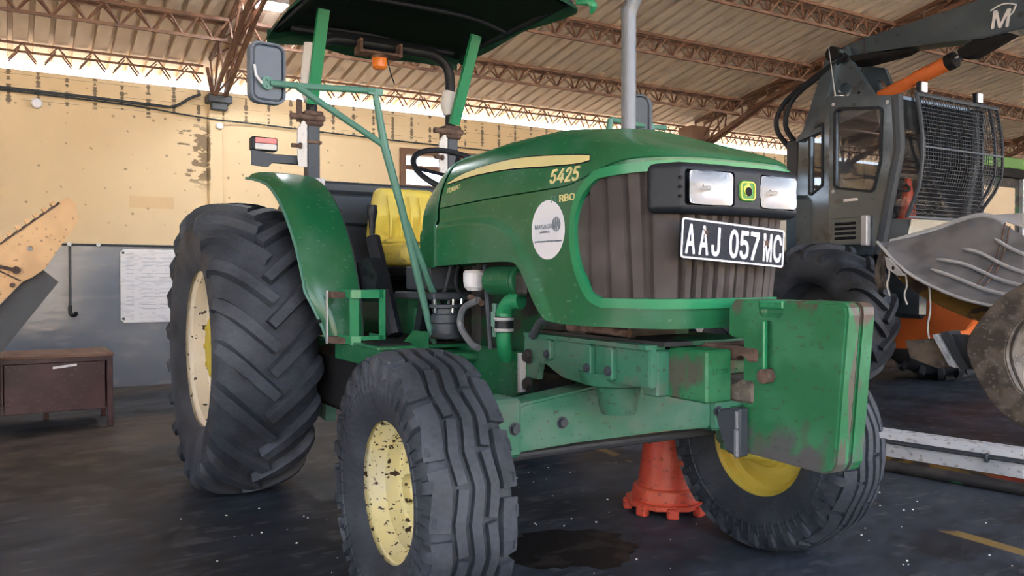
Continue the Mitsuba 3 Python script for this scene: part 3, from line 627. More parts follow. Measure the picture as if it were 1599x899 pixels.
obj('weight_hook', prism(Polygon([(0.598, 0.67), (0.610, 0.69), (0.66, 0.70), (0.675, 0.70), (0.675, 0.578), (0.635, 0.585), (0.612, 0.63)]).buffer(0.008), 'y', -0.085, -0.047, 0.006), 'dark_steel', TR, 'grey steel hook plate below the bracket', 20)
obj('hook_bar', cat(box(0.668, 0.684, -0.096, -0.084, 0.570, 0.65, 0.004), box(0.668, 0.680, -0.092, -0.084, 0.65, 0.70, 0.003)), 'pipe_grey', TR)

# ---- engine and underside
obj('engine_block', cat(box(-0.70, 0.25, -0.15, 0.15, 0.72, 1.25, 0.02), box(-1.0, -0.70, -0.17, 0.17, 0.62, 1.2, 0.03), box(-0.42, -0.15, -0.17, 0.17, 1.12, 1.26, 0.02), box(-0.85, -0.45, -0.18, 0.18, 0.50, 0.72, 0.03)), 'engine_dirty', TR, 'oily dark engine block', 20)
obj('transmission', cat(box(-2.3, -1.0, -0.20, 0.20, 0.52, 0.98, 0.04), cyl((-2.05, -0.62, 0.715), (-2.05, 0.62, 0.715), 0.13, 24), cyl((-2.05, -0.80, 0.715), (-2.05, 0.80, 0.715), 0.08, 24), box(-1.25, -0.95, -0.24, 0.24, 0.62, 1.0, 0.03)), 'paint_frame', TR, 'dark green transmission housing', 25)
for y in (-0.5, 0.5): obj('lower_link', bar((-1.55, y, 0.42), (-2.6, y * 0.96, 0.55), 0.05, 0.09), 'paint_arm', TR)
obj('drawbar_plate', prism([(-1.85, 0.47), (-1.30, 0.33), (-1.15, 0.30), (-1.15, 0.36), (-1.85, 0.62)], 'y', -0.30, -0.26), 'paint_arm', TR, 'teal green link plate between the wheels')
obj('fuel_tank', cat(box(-1.55, -0.98, -0.45, -0.24, 0.40, 0.70, 0.05)), 'black_matte', TR)
obj('coolant_bowl', lathe([(0.001, 1.02), (0.028, 1.02), (0.043, 1.035), (0.046, 1.06), (0.046, 1.09), (0.040, 1.10), (0.001, 1.105)], 'z', (-0.545, -0.255, 0), 24), 'filter_white', TR, 'white plastic reservoir')
k = obj('oil_filter', cat(cyl((-0.40, -0.25, 1.06), (-0.20, -0.25, 1.06), 0.056, 28), lathe([(0.058, 0), (0.052, 0.012), (0.001, 0.014)], 'x', (-0.20, -0.25, 1.06), 28), lathe([(0.0585, 0), (0.0605, 0.004), (0.0585, 0.008)], 'x', (-0.215, -0.25, 1.06), 28)), 'paint_frame', TR, 'green oil filter canister')
obj('filter_neck', cat(box(-0.19, -0.12, -0.29, -0.20, 1.01, 1.09, 0.01), cyl((-0.12, -0.24, 1.05), (0.0, -0.22, 1.05), 0.04)), 'engine_dirty', TR)
k = obj('water_pipe', tube([(-0.19, -0.26, 0.99), (-0.235, -0.275, 0.985), (-0.27, -0.28, 0.955), (-0.275, -0.28, 0.93)], 0.030, 16, 5), 'paint_bright', TR, 'bright green elbow pipe')
obj('coupling', cat(lathe([(0.031, 0), (0.034, 0.004), (0.034, 0.055), (0.031, 0.06)], 'z', (-0.278, -0.28, 0.872), 20)), 'black_plastic', k, 'black rubber coupling')
[obj('clamp', lathe([(0.0345, 0), (0.0365, 0.004), (0.0365, 0.009), (0.0345, 0.012)], 'z', (-0.278, -0.28, z), 20), 'steel_light', k) for z in (0.875, 0.915)]
obj('lower_pipe', tube([(-0.278, -0.28, 0.875), (-0.285, -0.275, 0.82), (-0.31, -0.25, 0.775)], 0.027, 14, 4), 'paint_bright', k)
obj('injector', cat(cyl((-0.36, -0.27, 0.85), (-0.36, -0.27, 0.975), 0.012, 10), cyl((-0.36, -0.27, 0.89), (-0.36, -0.27, 0.945), 0.018, 6)), 'paint_arm', TR)
obj('dipstick_tube', tube([(-0.47, -0.25, 1.12), (-0.435, -0.26, 0.98), (-0.41, -0.26, 0.80)], 0.010, 8, 4), 'dark_steel', TR)
k = obj('sediment_bowl', lathe([(0.001, 0.825), (0.062, 0.825), (0.066, 0.832), (0.056, 0.845), (0.055, 0.885), (0.062, 0.89), (0.062, 0.92), (0.055, 0.925), (0.055, 0.945), (0.07, 0.95), (0.07, 0.962), (0.001, 0.965)], 'z', (-0.705, -0.30, 0), 28), 'dark_steel', TR, 'dark metal sediment bowl')
for a in np.arange(5) * 1.257: obj('clip', cat(tube([(-0.705 + 0.06 * math.cos(a), -0.30 + 0.06 * math.sin(a), 0.93), (-0.705 + 0.066 * math.cos(a), -0.30 + 0.066 * math.sin(a), 0.985)], 0.006, 6)), 'chrome', k)
obj('hose', tube([(-0.47, -0.28, 0.985), (-0.57, -0.29, 0.95), (-0.60, -0.29, 0.88), (-0.52, -0.285, 0.815), (-0.47, -0.28, 0.80)], 0.0135, 10, 6), 'pipe_grey', TR, 'grey rubber hose')
obj('hose', tube([(-0.64, -0.27, 1.14), (-0.68, -0.27, 1.05), (-0.60, -0.27, 0.99), (-0.47, -0.26, 0.985)], 0.007, 8, 6), 'black_plastic', TR)
obj('hose', tube([(-0.86, -0.28, 0.93), (-0.76, -0.28, 1.02), (-0.72, -0.27, 1.12)], 0.008, 8, 6), 'dark_steel', TR)
obj('hose', tube([(0.04, -0.25, 0.935), (-0.05, -0.26, 0.925), (-0.10, -0.26, 0.885), (-0.12, -0.26, 0.865)], 0.014, 10, 6), 'dark_steel', TR, 'bent grey hose end')
obj('hose_fitting', tube([(-0.56, -0.27, 0.995), (-0.46, -0.27, 0.975)], 0.012, 10), 'rust', TR)
obj('battery_box', cat(box(-1.02, -0.78, -0.34, -0.20, 1.02, 1.12, 0.006), box(-1.10, -0.70, -0.36, -0.20, 0.98, 1.01, 0.006)), 'dark_steel', TR, 'grey battery box')
obj('fuel_strainer', cat(lathe([(0.001, 0.82), (0.075, 0.82), (0.075, 0.94), (0.08, 0.945), (0.001, 0.95)], 'z', (-0.95, -0.25, 0), 20)), 'paint_frame', TR)
obj('under_box', box(-1.62, -1.0, -0.56, -0.26, 0.46, 0.74, 0.03), 'black_matte', TR)
obj('crossmember', box(-1.2, -0.55, -0.50, 0.50, 0.745, 0.775, 0.006), 'paint_frame', TR)

# ---- bonnet: outline in plan (s = length round the nose, 0 at its middle) and height
HW, XA, NA, NN = 0.33, 0.22, 0.385, 3.6
ph = np.linspace(-np.pi / 2, np.pi / 2, 400)
nose = np.c_[XA + NA * np.abs(np.cos(ph)) ** (2 / NN), HW * np.sign(np.sin(ph)) * np.abs(np.sin(ph)) ** (2 / NN)]
outl = np.vstack([[(-1.0, -HW)], nose, [(-1.0, HW)]])
arc = np.r_[0, np.cumsum(np.linalg.norm(np.diff(outl, axis=0), axis=1))]; SMID = arc[-1] / 2; arc = arc - SMID
def O(s): return np.c_[np.interp(s, arc, outl[:, 0]), np.interp(s, arc, outl[:, 1])]
def s_of_x(x): return np.interp(x, outl[:201, 0], arc[:201])        # on the right-hand side (y < 0)
def s_of_y(y): return np.interp(y, outl[1:-1, 1], arc[1:-1])
def sm(a, b, x): t_ = np.clip((x - a) / (b - a), 0, 1); return t_ * t_ * (3 - 2 * t_)
def seam_z(x): return 1.362 + 0.055 * sm(0.15, 0.50, x) - 0.01 * sm(-0.2, -0.9, x)
def normal2(s):
    e = 1e-3; d = O(s + e) - O(s - e); d /= np.linalg.norm(d, axis=1, keepdims=True); return np.c_[d[:, 1], -d[:, 0]]
arch = smooth_path([(-0.72, 1.285, 0), (-0.45, 1.288, 0), (-0.24, 1.270, 0), (-0.10, 1.20, 0), (0.02, 1.06, 0), (0.13, 0.90, 0)], 8)[:, :2]
arch_poly = Polygon(np.vstack([arch, [(-0.2, 0.8), (-0.72, 0.8)]]))
def low_map(p, off=0.0):
    s, z = p[:, 0], p[:, 1]; o = O(s); n = normal2(s); x = o[:, 0]
    lean = 0.045 * (1.40 - z) / 0.45 * sm(0.2, 0.55, x)
    d = shapely.distance(arch_poly.exterior, shapely.points(x, z)) * np.where(shapely.contains_xy(arch_poly, x, z), 1, -1)
    bulge = 0.016 * sm(-0.012, 0.012, d)
    q = o + n * (off - lean + bulge)[:, None] if np.ndim(off) else o + n * (off - lean + bulge)[:, None]
    return np.c_[q, z]
PW = 2.2
from scipy.interpolate import PchipInterpolator
PROF_K, PROF_G = [0, 0.022, 0.065, 0.13, 0.22, 0.36, 0.55, 0.78, 1.0], [0, 0.17, 0.37, 0.56, 0.72, 0.85, 0.94, 0.988, 1.0]
prof_g, prof_k = PchipInterpolator(PROF_K, PROF_G), PchipInterpolator(PROF_G, PROF_K)
def top_z(x): return np.interp(x, [-1.0, -0.75, -0.4, -0.1, 0.2, 0.4, 0.55, 0.61], [1.575, 1.595, 1.612, 1.607, 1.565, 1.522, 1.480, 1.462])
def up_map(p):
    s, k = p[:, 0], p[:, 1]; o = O(s); n = normal2(s); a = np.c_[np.minimum(o[:, 0], XA), 0 * s]
    q = o + (a - o) * k[:, None]; z0 = seam_z(o[:, 0])
    g = prof_g(np.clip(k, 0, 1))
    zt = top_z(q[:, 0])
    return np.c_[q, z0 + (np.minimum(zt, top_z(o[:, 0]) + 0.25 * (zt - top_z(o[:, 0]))) * 0 + (1 - k) * top_z(o[:, 0]) + k * zt - z0) * g]
def k_of_z(x, z):
    g = np.clip((z - seam_z(x)) / (top_z(x) - seam_z(x)), 0, 0.99); return prof_k(g)
XR = -0.705
low_side = smooth_path([(-0.30, 1.128, 0), (-0.15, 1.128, 0), (-0.085, 1.115, 0), (-0.03, 1.06, 0), (0.02, 0.995, 0), (0.075, 0.945, 0), (0.13, 0.928, 0), (0.2, 0.926, 0)], 5)[:, :2]
right = [(s_of_x(XR), 1.118)] + [(float(s_of_x(x)), z) for x, z in low_side]
sR = float(s_of_x(XR)); topc = [(s, float(seam_z(O(np.array([s]))[0, 0])) - 0.0045) for s in np.linspace(sR, -sR, 90)]
hood_low = Polygon(right + [(-s, z) for s, z in right[::-1]] + topc[::-1])
gl = [(0.345, 1.388), (0.275, 1.345), (0.235, 1.285), (0.222, 1.22), (0.232, 1.14), (0.262, 1.07), (0.305, 1.012), (0.355, 0.990)]
glr = [(float(s_of_x(x)), z) for x, z in smooth_path([(a, b, 0) for a, b in gl], 4)[:, :2]]
# the top of the opening follows the lip
ts = np.linspace(glr[0][0], -glr[0][0], 40)[1:-1]
open_poly = Polygon([(s, z) for s, z in glr] + [(-s, z) for s, z in glr[::-1]] + [(s, 1.388 + 0.012 * math.sin(math.pi * i / 39)) for i, s in enumerate(ts[::-1])])
hood = obj('bonnet', sheet(hood_low.difference(open_poly), 0.009, 0.009, low_map, 0.006), 'paint_green', TR, 'glossy green bonnet with black recess', 40)
upper = shapely.box(sR, 0.0, -sR, 0.995)
obj('top_panel', sheet(upper, 0.025, 0.022, up_map, 0.006), 'paint_green', hood, 'rounded green bonnet top', 60)
obj('grille_surround', sheet(open_poly.buffer(0.006).difference(open_poly.buffer(-0.022)), 0.02, 0.012, lambda p: low_map(p, 0.010), 0.02), 'paint_bright', hood, 'bright green grille surround', 40)
# the pleated grille screen
PLEAT = np.array([float(s_of_x(x)) for x in (0.10, 0.195, 0.285, 0.365, 0.445)] + [float(s_of_y(y)) for y in (-0.295, -0.195)])
PLEAT = np.r_[PLEAT, np.linspace(PLEAT[-1], -PLEAT[-1], 10)[1:-1], -PLEAT[::-1]]
def grille_map(p):
    s = p[:, 0]; i = np.clip(np.searchsorted(PLEAT, s) - 1, 0, len(PLEAT) - 2); ph_ = (s - PLEAT[i]) / (PLEAT[i + 1] - PLEAT[i]); sg = np.where(s < 0, ph_, 1 - ph_)
    return low_map(p, -0.024 + 0.022 * np.interp(sg, [0, 0.10, 0.26, 0.90, 1.0], [0.0, 0.0, 1.0, 0.75, 0.0]))
obj('grille_screen', sheet(open_poly.buffer(0.01), 0.0058, 0.03, grille_map, 0.002), 'grille', hood, 'brown dusty pleated grille screen', 25)
obj('bonnet_core', cat(box(-0.70, 0.25, -0.27, 0.27, 1.13, 1.36), box(0.10, 0.42, -0.25, 0.25, 0.95, 1.36)), 'engine_dirty', hood)
# cowl behind the seam
def cowl_mesh(sign):
    def f(p):
        d, u = p[:, 0], p[:, 1]; low = u < 0
        k = np.clip(u, 0, 0.995); g = prof_g(k)
        zt = 1.595 - 0.9 * np.maximum(d - 0.04, 0) ** 1.2; zs = 1.352 - 0.25 * d
        z = np.where(low, zs + u * (zs - 1.112) / 0.25, zs + (zt - zs) * g)
        y = -np.where(low, HW, HW * (1 - k)) + 0.10 * d
        lo = np.where(low & (z < 1.285 - 0.1 * d), -0.011, 0.0)
        return np.c_[-0.722 - d, sign * (y + lo), z]
    m = sheet(shapely.box(0, -0.25, 0.17, 0.995), 0.03, 0.03, f, 0.006 * sign)
    return m
obj('cowl', cat(cowl_mesh(1), cowl_mesh(-1)), 'paint_green', TR, 'green cowl behind the bonnet seam', 40)
obj('seam_strip', cat([tube([(-0.712, s * 0.338, 1.118), (-0.712, s * 0.338, 1.285)], 0.007, 8) for s in (-1, 1)]), 'steel_light', TR)
obj('firewall', prism(Polygon([(-0.30, 1.12), (0.30, 1.12), (0.30, 1.38), (0.2, 1.5), (0, 1.56), (-0.2, 1.5), (-0.30, 1.38)]), 'x', -0.88, -0.715), 'paint_green', TR)
# decals on the right and left sides
def side_map(sign):
    def f(p):       # p = (x, z) on the upper flank
        x, z = p[:, 0], p[:, 1]; s = s_of_x(x); up = z > seam_z(x)
        a = up_map(np.c_[s, k_of_z(x, z)]); b = low_map(np.c_[s, z]); q = np.where(up[:, None], a, b)
        return q if sign < 0 else q * [1, -1, 1]
    return f
st_top = smooth_path([(-0.68, 1.452, 0), (-0.55, 1.479, 0), (-0.35, 1.492, 0), (-0.15, 1.490, 0), (0.05, 1.474, 0), (0.22, 1.455, 0), (0.285, 1.446, 0)], 6)[:, :2]
st_bot = smooth_path([(-0.68, 1.448, 0), (-0.45, 1.461, 0), (-0.2, 1.457, 0), (0.05, 1.439, 0), (0.22, 1.428, 0), (0.295, 1.430, 0)], 6)[:, :2]
stripe = Polygon(np.vstack([st_top, st_bot[::-1]])); edge = stripe.buffer(0.004)
for sg in (-1, 1):
    f = side_map(sg)
    obj('stripe_edge', sheet(edge, 0.02, 0.01, lambda p, f=f: f(p) + [0, sg * 0.0012, 0.0006], 0.001 * -sg), 'black_plastic', hood)
    obj('stripe', sheet(stripe, 0.02, 0.01, lambda p, f=f: f(p) + [0, sg * 0.0022, 0.0012], 0.001 * -sg), 'decal_yellow', hood, 'yellow curved stripe')
fR = side_map(-1)
def side_text(txt, x0, z0, h, sx=1.0, bold=False, depth=0.0014, shear=0.0, slope=0.0):
    m = meshkit.text_mesh(txt, h, depth, bold); v = np.array(m.vertices); v[:, 0] = v[:, 0] * sx + shear * v[:, 1]; v[:, 1] += slope * v[:, 0]; v += [x0, z0, 0]; m.vertices = v
    m = trimesh.Trimesh(*trimesh.remesh.subdivide_to_size(m.vertices, m.faces, 0.02)); return on_surface(m, fR, 0.0008)
obj('model_number', side_text('5425', 0.088, 1.378, 0.043, 1.10, True, 0.003, 0.0, -0.03), 'decal_yellow', hood, 'yellow lettering 5425')
obj('turbo_lettering', cat(side_text('RBO', 0.150, 1.314, 0.021, 1.5, True, 0.0018)), 'decal_yellow', hood, 'worn yellow lettering TURBO')
obj('turbo_lettering', cat(side_text('TU', 0.096, 1.314, 0.021, 1.5, False, 0.0014)), 'paint_arm', hood)
obj('worn_lettering', side_text('TURBO', -0.665, 1.408, 0.02, 1.2, False, 0.0012, 0.0, 0.1), 'decal_yellow', hood, 'nearly worn off lettering near the seam')
sc = (0.087, 1.228)
obj('round_sticker', sheet(Point(sc).buffer(0.096, quad_segs=16), 0.02, 0.02, lambda p: low_map(np.c_[s_of_x(p[:, 0]), p[:, 1]], 0.002), 0.001), 'white_paint', hood, 'round white company sticker')
obj('sticker_lettering', cat(side_text('MASAGRA', sc[0] - 0.076, sc[1] + 0.004, 0.014, 1.25, False, 0.0030), side_text('AGRICOLA', sc[0] - 0.045, sc[1] - 0.010, 0.0065, 1.2, False, 0.0030), side_text('A GUARDIAN GROUP COMPANY', sc[0] - 0.075, sc[1] - 0.040, 0.0055, 1.35, False, 0.0030)), 'print_grey', hood)
lm = Point(sc[0] + 0.05, sc[1] + 0.016).buffer(0.024, quad_segs=10)
lm = lm.difference(shapely.union_all([affinity.rotate(shapely.box(sc[0] + 0.05 + d - 0.0018, sc[1] - 0.02, sc[0] + 0.05 + d + 0.0018, sc[1] + 0.05), -8) for d in (-0.010, 0.0, 0.010)]))
obj('sticker_emblem', cat([on_surface(trimesh.creation.extrude_polygon(g, 0.003, engine='earcut'), lambda p: low_map(np.c_[s_of_x(p[:, 0]), p[:, 1]], 0.0), 0.0) for g in lm.geoms]), 'print_grey', hood)

# ---- headlamp unit, badge, plate
def rounded(pts, r): return from_m3(m3.Manifold.batch_hull([m3.Manifold.sphere(r, 16).translate(tuple(p)) for p in pts]))
r_ = 0.022
hl = rounded([(0.535, y, z) for y in (-0.268, 0.268) for z in (1.276, 1.376)] + [(0.590, y, z) for y in (-0.225, 0.225) for z in (1.275, 1.375)] + [(0.605, y, z) for y in (-0.10, 0.10) for z in (1.275, 1.375)], r_)
holes = [box(0.585, 0.70, a, b, 1.276, 1.376, 0.006) for a, b in ((-0.226, -0.050), (0.055, 0.218))]
hu = obj('headlamp_unit', cut(hl, *holes), 'black_plastic', TR, 'black headlamp housing', 35)
for a, b in ((-0.226, -0.050), (0.055, 0.218)):
    cy_ = (a + b) / 2; hw_ = (b - a) / 2
    lens = sheet(rrect(a + 0.003, b - 0.003, 1.279, 1.373, 0.012), 0.015, 0.015, lambda p: np.c_[0.634 - 1.2 * (p[:, 0] - cy_) ** 2 - 0.8 * (p[:, 1] - 1.326) ** 2, p], 0.004)
    obj('lamp_lens', lens, 'lens_frost', hu, 'clear ribbed headlamp lens', 60)
    refl = sheet(rrect(a + 0.004, b - 0.004, 1.280, 1.372, 0.012), 0.012, 0.012, lambda p: np.c_[0.590 + 6.0 * np.minimum((p[:, 0] - cy_) ** 2 * 0.9 + (p[:, 1] - 1.326) ** 2 * 1.3, 0.006), p], 0.001)
    obj('bulb', lathe([(0.001, 0.030), (0.007, 0.026), (0.008, 0.005), (0.008, 0.0)], 'x', (0.590, cy_, 1.326), 16), 'lamp_silver', hu)
    obj('reflector', refl, 'lamp_silver', hu, 'silver reflector', 60)
for z in (1.300, 1.326, 1.352): obj('housing_clip', box(0.598, 0.612, -0.243, -0.236, z - 0.004, z + 0.004), 'black_matte', hu)
bp = rrect(-0.033, 0.033, 1.294, 1.354, 0.016)
def badge_map(p): return np.c_[0.629 + 0 * p[:, 0], p]
bd = obj('badge', prism(bp, 'x', 0.622, 0.631, 0.002), 'badge_green', TR, 'green badge with a yellow rim and a dark hole'); 
obj('badge_rim', prism(bp.buffer(-0.003).difference(bp.buffer(-0.0075)), 'x', 0.630, 0.6335), 'badge_yellow', bd)
star = Polygon([(0.019 * (1 - 0.35 * ((i * 7) % 3) / 2) * math.cos(i * 0.48) - 0.002, 1.327 + 0.021 * (1 - 0.3 * ((i * 5) % 3) / 2) * math.sin(i * 0.48)) for i in range(13)]).buffer(0)
obj('badge_remains', prism(star, 'x', 0.630, 0.6328), 'badge_yellow', bd); obj('badge_hole', prism(Point(0.001, 1.322).buffer(0.013, quad_segs=6), 'x', 0.630, 0.6345), 'black_matte', bd)
def plate_tf(m): return move(move(m, rx=-3.6), (0.618, -0.043, 1.172), ry=0)
pr = rrect(-0.207, 0.207, -0.057, 0.057, 0.010)
np_ = obj('number_plate', plate_tf(prism(pr, 'x', 0, 0.003)), 'plate_black', TR, 'black number plate AAJ 057 MC with white rim')
obj('plate_rim', plate_tf(prism(pr.buffer(-0.001).difference(pr.buffer(-0.0065)), 'x', 0.002, 0.0055)), 'white_paint', np_)
tx = []
for ch, y in zip('AAJ057MC', (-0.190, -0.140, -0.092, -0.022, 0.021, 0.064, 0.118, 0.160)):
    m = meshkit.text_mesh(ch, 0.082, 0.0025, True); v = np.array(m.vertices); w_ = v[:, 0].max() - v[:, 0].min(); v[:, 0] = (v[:, 0] - v[:, 0].min()) / w_ * (0.036 if ch != 'J' else 0.033); v[:, 1] *= 0.083 / (v[:, 1].max() - v[:, 1].min()); v[:, 1] -= v[:, 1].min()
    tx.append(trimesh.Trimesh(np.c_[v[:, 2] + 0.003, v[:, 0] + y, v[:, 1] - 0.043], m.faces, process=False))
obj('plate_lettering', plate_tf(cat(tx)), 'white_paint', np_, 'white characters AAJ 057 MC')
for (y, z, r) in ((-0.115, 0.022, 0.006), (0.130, 0.012, 0.008)): obj('rivet', plate_tf(cat(lathe([(0.001, 0.006), (r, 0.004), (r, -0.004)], 'x', (0.003, y, z), 10), [bar((0.006, y, z), (0.0062, y + 0.017 * math.cos(a), z + 0.017 * math.sin(a)), 0.003, 0.0012) for a in (0.3, 1.7, 2.6, 4.0, 5.3)])), 'rust', np_)

# ---- exhaust
ex = obj('exhaust_pipe', tube([(0.03, 0.05, 1.40), (0.03, 0.05, 1.97), (0.03, 0.05, 2.00), (0.042, 0.058, 2.04), (0.07, 0.075, 2.09), (0.12, 0.10, 2.15)], 0.0262, 24, 6), 'pipe_grey', TR, 'grey steel exhaust stack')
obj('exhaust_collar', lathe([(0.027, 0), (0.045, 0), (0.045, 0.012), (0.027, 0.014)], 'z', (0.03, 0.05, 1.575), 24), 'dark_steel', ex)

# ---- fenders
FC = (-2.05, 0.715)
FA, FW = [3, 10, 20, 45, 70, 84], [0.31, 0.30, 0.262, 0.25, 0.235, 0.15]
def fender(s):
    w = lambda a: (np.interp(a, FA, FW))
    def f(p):       # p = (angle in degrees forward of the top, v 0 inside .. 1 outside)
        a = np.radians(p[:, 0]); R = 0.885 - 0.012 * np.cos(np.pi * p[:, 1]) * 0; lip = 0.03 * sm(0.86, 1.0, p[:, 1]); R = R - lip
        dent = 0.01 * np.sin(p[:, 1] * np.pi)
        return np.c_[FC[0] + (R + dent) * np.sin(a), s * (0.485 + w(p[:, 0]) * p[:, 1]), FC[1] + (R + dent) * np.cos(a)]
    return sheet(shapely.box(5, 0, 84, 1), 4, 0.1, f, -0.006 * s if s < 0 else -0.006)
def fender_side(s):
    pts = [(FC[0] + 0.885 * math.sin(math.radians(a)), FC[1] + 0.885 * math.cos(math.radians(a))) for a in range(-75, 85, 5)] + [(-1.17, 0.70), (-1.32, 0.70), (-1.5, 0.95), (-1.75, 1.12), (-2.05, 1.15), (-2.4, 1.12), (-2.7, 1.05)]
    return prism(pts, 'y', *sorted((s * 0.485, s * 0.475)))
for s in (-1, 1):
    k = obj('fender', fender(s), 'paint_green', TR, 'green rear fender', 35)
    obj('inner_panel', fender_side(s), 'dark_steel', k, 'dark grey inner fender panel')
    obj('bolt', hexbolt((-1.20, s * 0.67, 0.88), 'x', 0.010, 0.008), 'black_matte', k)
    edge_pts = [(FC[0] + 0.862 * math.sin(math.radians(a)), s * (0.487 + float(np.interp(a, FA, FW))), FC[1] + 0.862 * math.cos(math.radians(a))) for a in range(5, 86, 5)]
    obj('edge_bead', tube(edge_pts, 0.007, 8), 'paint_arm', k)
# ---- step bracket and foot plate
sb = cat(box(-1.06, -1.045, -0.66, -0.655, 0.79, 1.01), bar((-1.0, -0.60, 1.0), (-0.985, -0.60, 0.795), 0.006, 0.045, up=(1, 0, 0)))
sx, sy0, sy1 = -0.98, -0.60, -0.46
loop = [(-1.16, sy0), (sx, sy0), (sx + 0.02, (sy0 + sy1) / 2), (sx, sy1), (-1.16, sy1)]
def band(z0, z1):
    return cat([box(-1.15, sx, sy0 - 0.006, sy0, z0, z1), box(-1.15, sx, sy1, sy1 + 0.006, z0, z1), prism(Polygon([(sx, sy0 - 0.006), (sx + 0.02, sy0 + 0.03), (sx + 0.02, sy1 - 0.03), (sx, sy1 + 0.006), (sx - 0.006, sy1), (sx + 0.012, sy1 - 0.03), (sx + 0.012, sy0 + 0.03), (sx - 0.006, sy0)]), 'z', z0, z1)])
k = obj('step_guard', cat(band(0.985, 1.02), band(0.79, 0.825), box(-0.995, -0.985, sy0 - 0.008, sy0 + 0.03, 0.79, 1.02), box(-0.985, -0.975, sy1 - 0.02, sy1 + 0.006, 0.79, 1.02)), 'paint_bright', TR, 'bright green guard frame on the fender', 20)
obj('guard_edge', box(-1.16, -1.145, -0.655, -0.65, 0.785, 1.015), 'steel_light', k); [obj('mount_block', box(-1.16, -1.05, -0.65, -0.60, z, z + 0.025), 'rust', k) for z in (0.985, 0.79)]
obj('foot_plate', cat(box(-1.45, -0.70, -0.60, -0.22, 0.785, 0.80, 0.004), box(-1.20, -0.62, -0.60, -0.585, 0.715, 0.785, 0.004), prism([(-0.95, 0.74), (-0.62, 0.74), (-0.62, 0.86), (-0.72, 0.86)], 'y', -0.44, -0.42)), 'paint_green', TR, 'green foot plate')
obj('foot_plate', box(-1.45, -0.70, 0.22, 0.60, 0.785, 0.80, 0.004), 'paint_green', TR)
obj('floor_mat', cat(box(-1.44, -0.74, -0.57, -0.24, 0.80, 0.808)), 'black_matte', TR)
obj('pedal', cat(prism([(-0.90, 0.83), (-0.84, 0.85), (-0.78, 0.98), (-0.84, 0.99)], 'y', -0.36, -0.27), tube([(-1.25, -0.40, 1.25), (-1.13, -0.40, 1.05), (-1.02, -0.39, 0.82)], 0.035, 8)), 'black_plastic', TR, 'black pedal and column')

# ---- seat, steering wheel, levers
st = part_key(TR, 'seat')
bk = rounded([(-1.80, y, z) for y in (-0.17, 0.17) for z in (1.29,)] + [(-1.80, y, 1.50) for y in (-0.135, 0.135)] + [(-1.76, y, 1.40) for y in (-0.175, 0.175)], 0.045)
obj('backrest', bk, 'seat_vinyl', st, 'yellow vinyl backrest', 40)
[obj('pleat', tube([(-1.712, y, 1.29), (-1.707, y, 1.40), (-1.742, y, 1.50)], 0.007, 8, 4), 'seat_vinyl', st) for y in (-0.12, -0.06, 0.0, 0.06, 0.12)]
obj('cushion', rounded([(x, y, z) for x in (-1.72, -1.36) for y in (-0.17, 0.17) for z in (1.17, 1.20)], 0.045), 'seat_vinyl', st, 'worn yellow seat cushion', 40)
obj('pan', cat(box(-1.85, -1.32, -0.20, 0.20, 1.06, 1.12, 0.02), box(-1.7, -1.4, -0.12, 0.12, 0.92, 1.08)), 'black_matte', st, 'dark seat base')
sw = part_key(TR, 'steering_wheel')
def steer_tf(m): return move(m, (-1.20, 0.005, 1.575), ry=36)
obj('wheel_ring', steer_tf(lathe([(0.212 + 0.014 * math.cos(a), 0.014 * math.sin(a)) for a in np.arange(10) * math.pi / 5], 'z', n=48, closed=True)), 'black_plastic', sw)
obj('spoke', steer_tf(cat([bar((0, 0, -0.03), (0.19 * math.cos(a), 0.19 * math.sin(a), 0), 0.022, 0.008) for a in (0.6, 2.7, 4.7)])), 'black_plastic', sw)
obj('column', cat(steer_tf(lathe([(0.001, -0.01), (0.035, -0.012), (0.045, -0.05), (0.04, -0.09)], 'z', n=24)), tube([(-1.19, -0.01, 1.53), (-0.88, -0.01, 1.20)], 0.03, 12)), 'black_plastic', sw)
obj('dash_panel', hull([(-0.88, y, z) for y in (-0.27, 0.27) for z in (1.15, 1.40)] + [(-1.02, y, z) for y in (-0.2, 0.2) for z in (1.15, 1.38)] + [(-0.90, y, 1.50) for y in (-0.12, 0.12)]), 'black_plastic', TR)
obj('gauge_pod', move(cyl((0, 0, 0), (0.03, 0, 0), 0.055, 24), (-1.04, 0.06, 1.55), ry=-20), 'dark_steel', TR)
for (x, y, z0, z1, dx, r) in ((-1.24, -0.41, 1.10, 1.40, 0.005, 0.008), (-1.62, -0.46, 1.2, 1.40, 0.05, 0.007), (-1.76, -0.44, 1.3, 1.47, 0.03, 0.007)):
    k = obj('control_lever', tube([(x, y, z0), (x + dx * 0.4, y, (z0 + z1) / 2), (x + dx, y, z1 - 0.06)], r, 8, 4), 'dark_steel', TR)
    L = 0.13 if z1 == 1.40 and x > -1.5 else 0.06
    obj('lever_knob', tube([(x + dx, y, z1 - L), (x + dx, y, z1 - L * 0.4), (x + dx, y, z1)], [0.012, 0.016, 0.024, 0.022], 12, 3), 'black_plastic', k)
obj('lever_quadrant', cat(prism([(-1.30, 0.98), (-1.10, 0.98), (-1.05, 1.08), (-1.16, 1.16), (-1.30, 1.14)], 'y', -0.46, -0.40), [bar((-1.26 + i * 0.022, -0.465, 1.10 - i * 0.006), (-1.25 + i * 0.022, -0.465, 1.13 - i * 0.006), 0.004) for i in range(8)]), 'black_plastic', TR, 'black lever quadrant with a spring')
obj('rear_panel', cat(box(-2.16, -2.07, -0.40, 0.40, 1.36, 1.53, 0.012), box(-2.15, -2.08, -0.40, 0.40, 1.535, 1.60, 0.015), box(-2.14, -2.10, -0.45, 0.45, 0.98, 1.37)), 'dark_steel', TR, 'dark grey panel behind the seat')

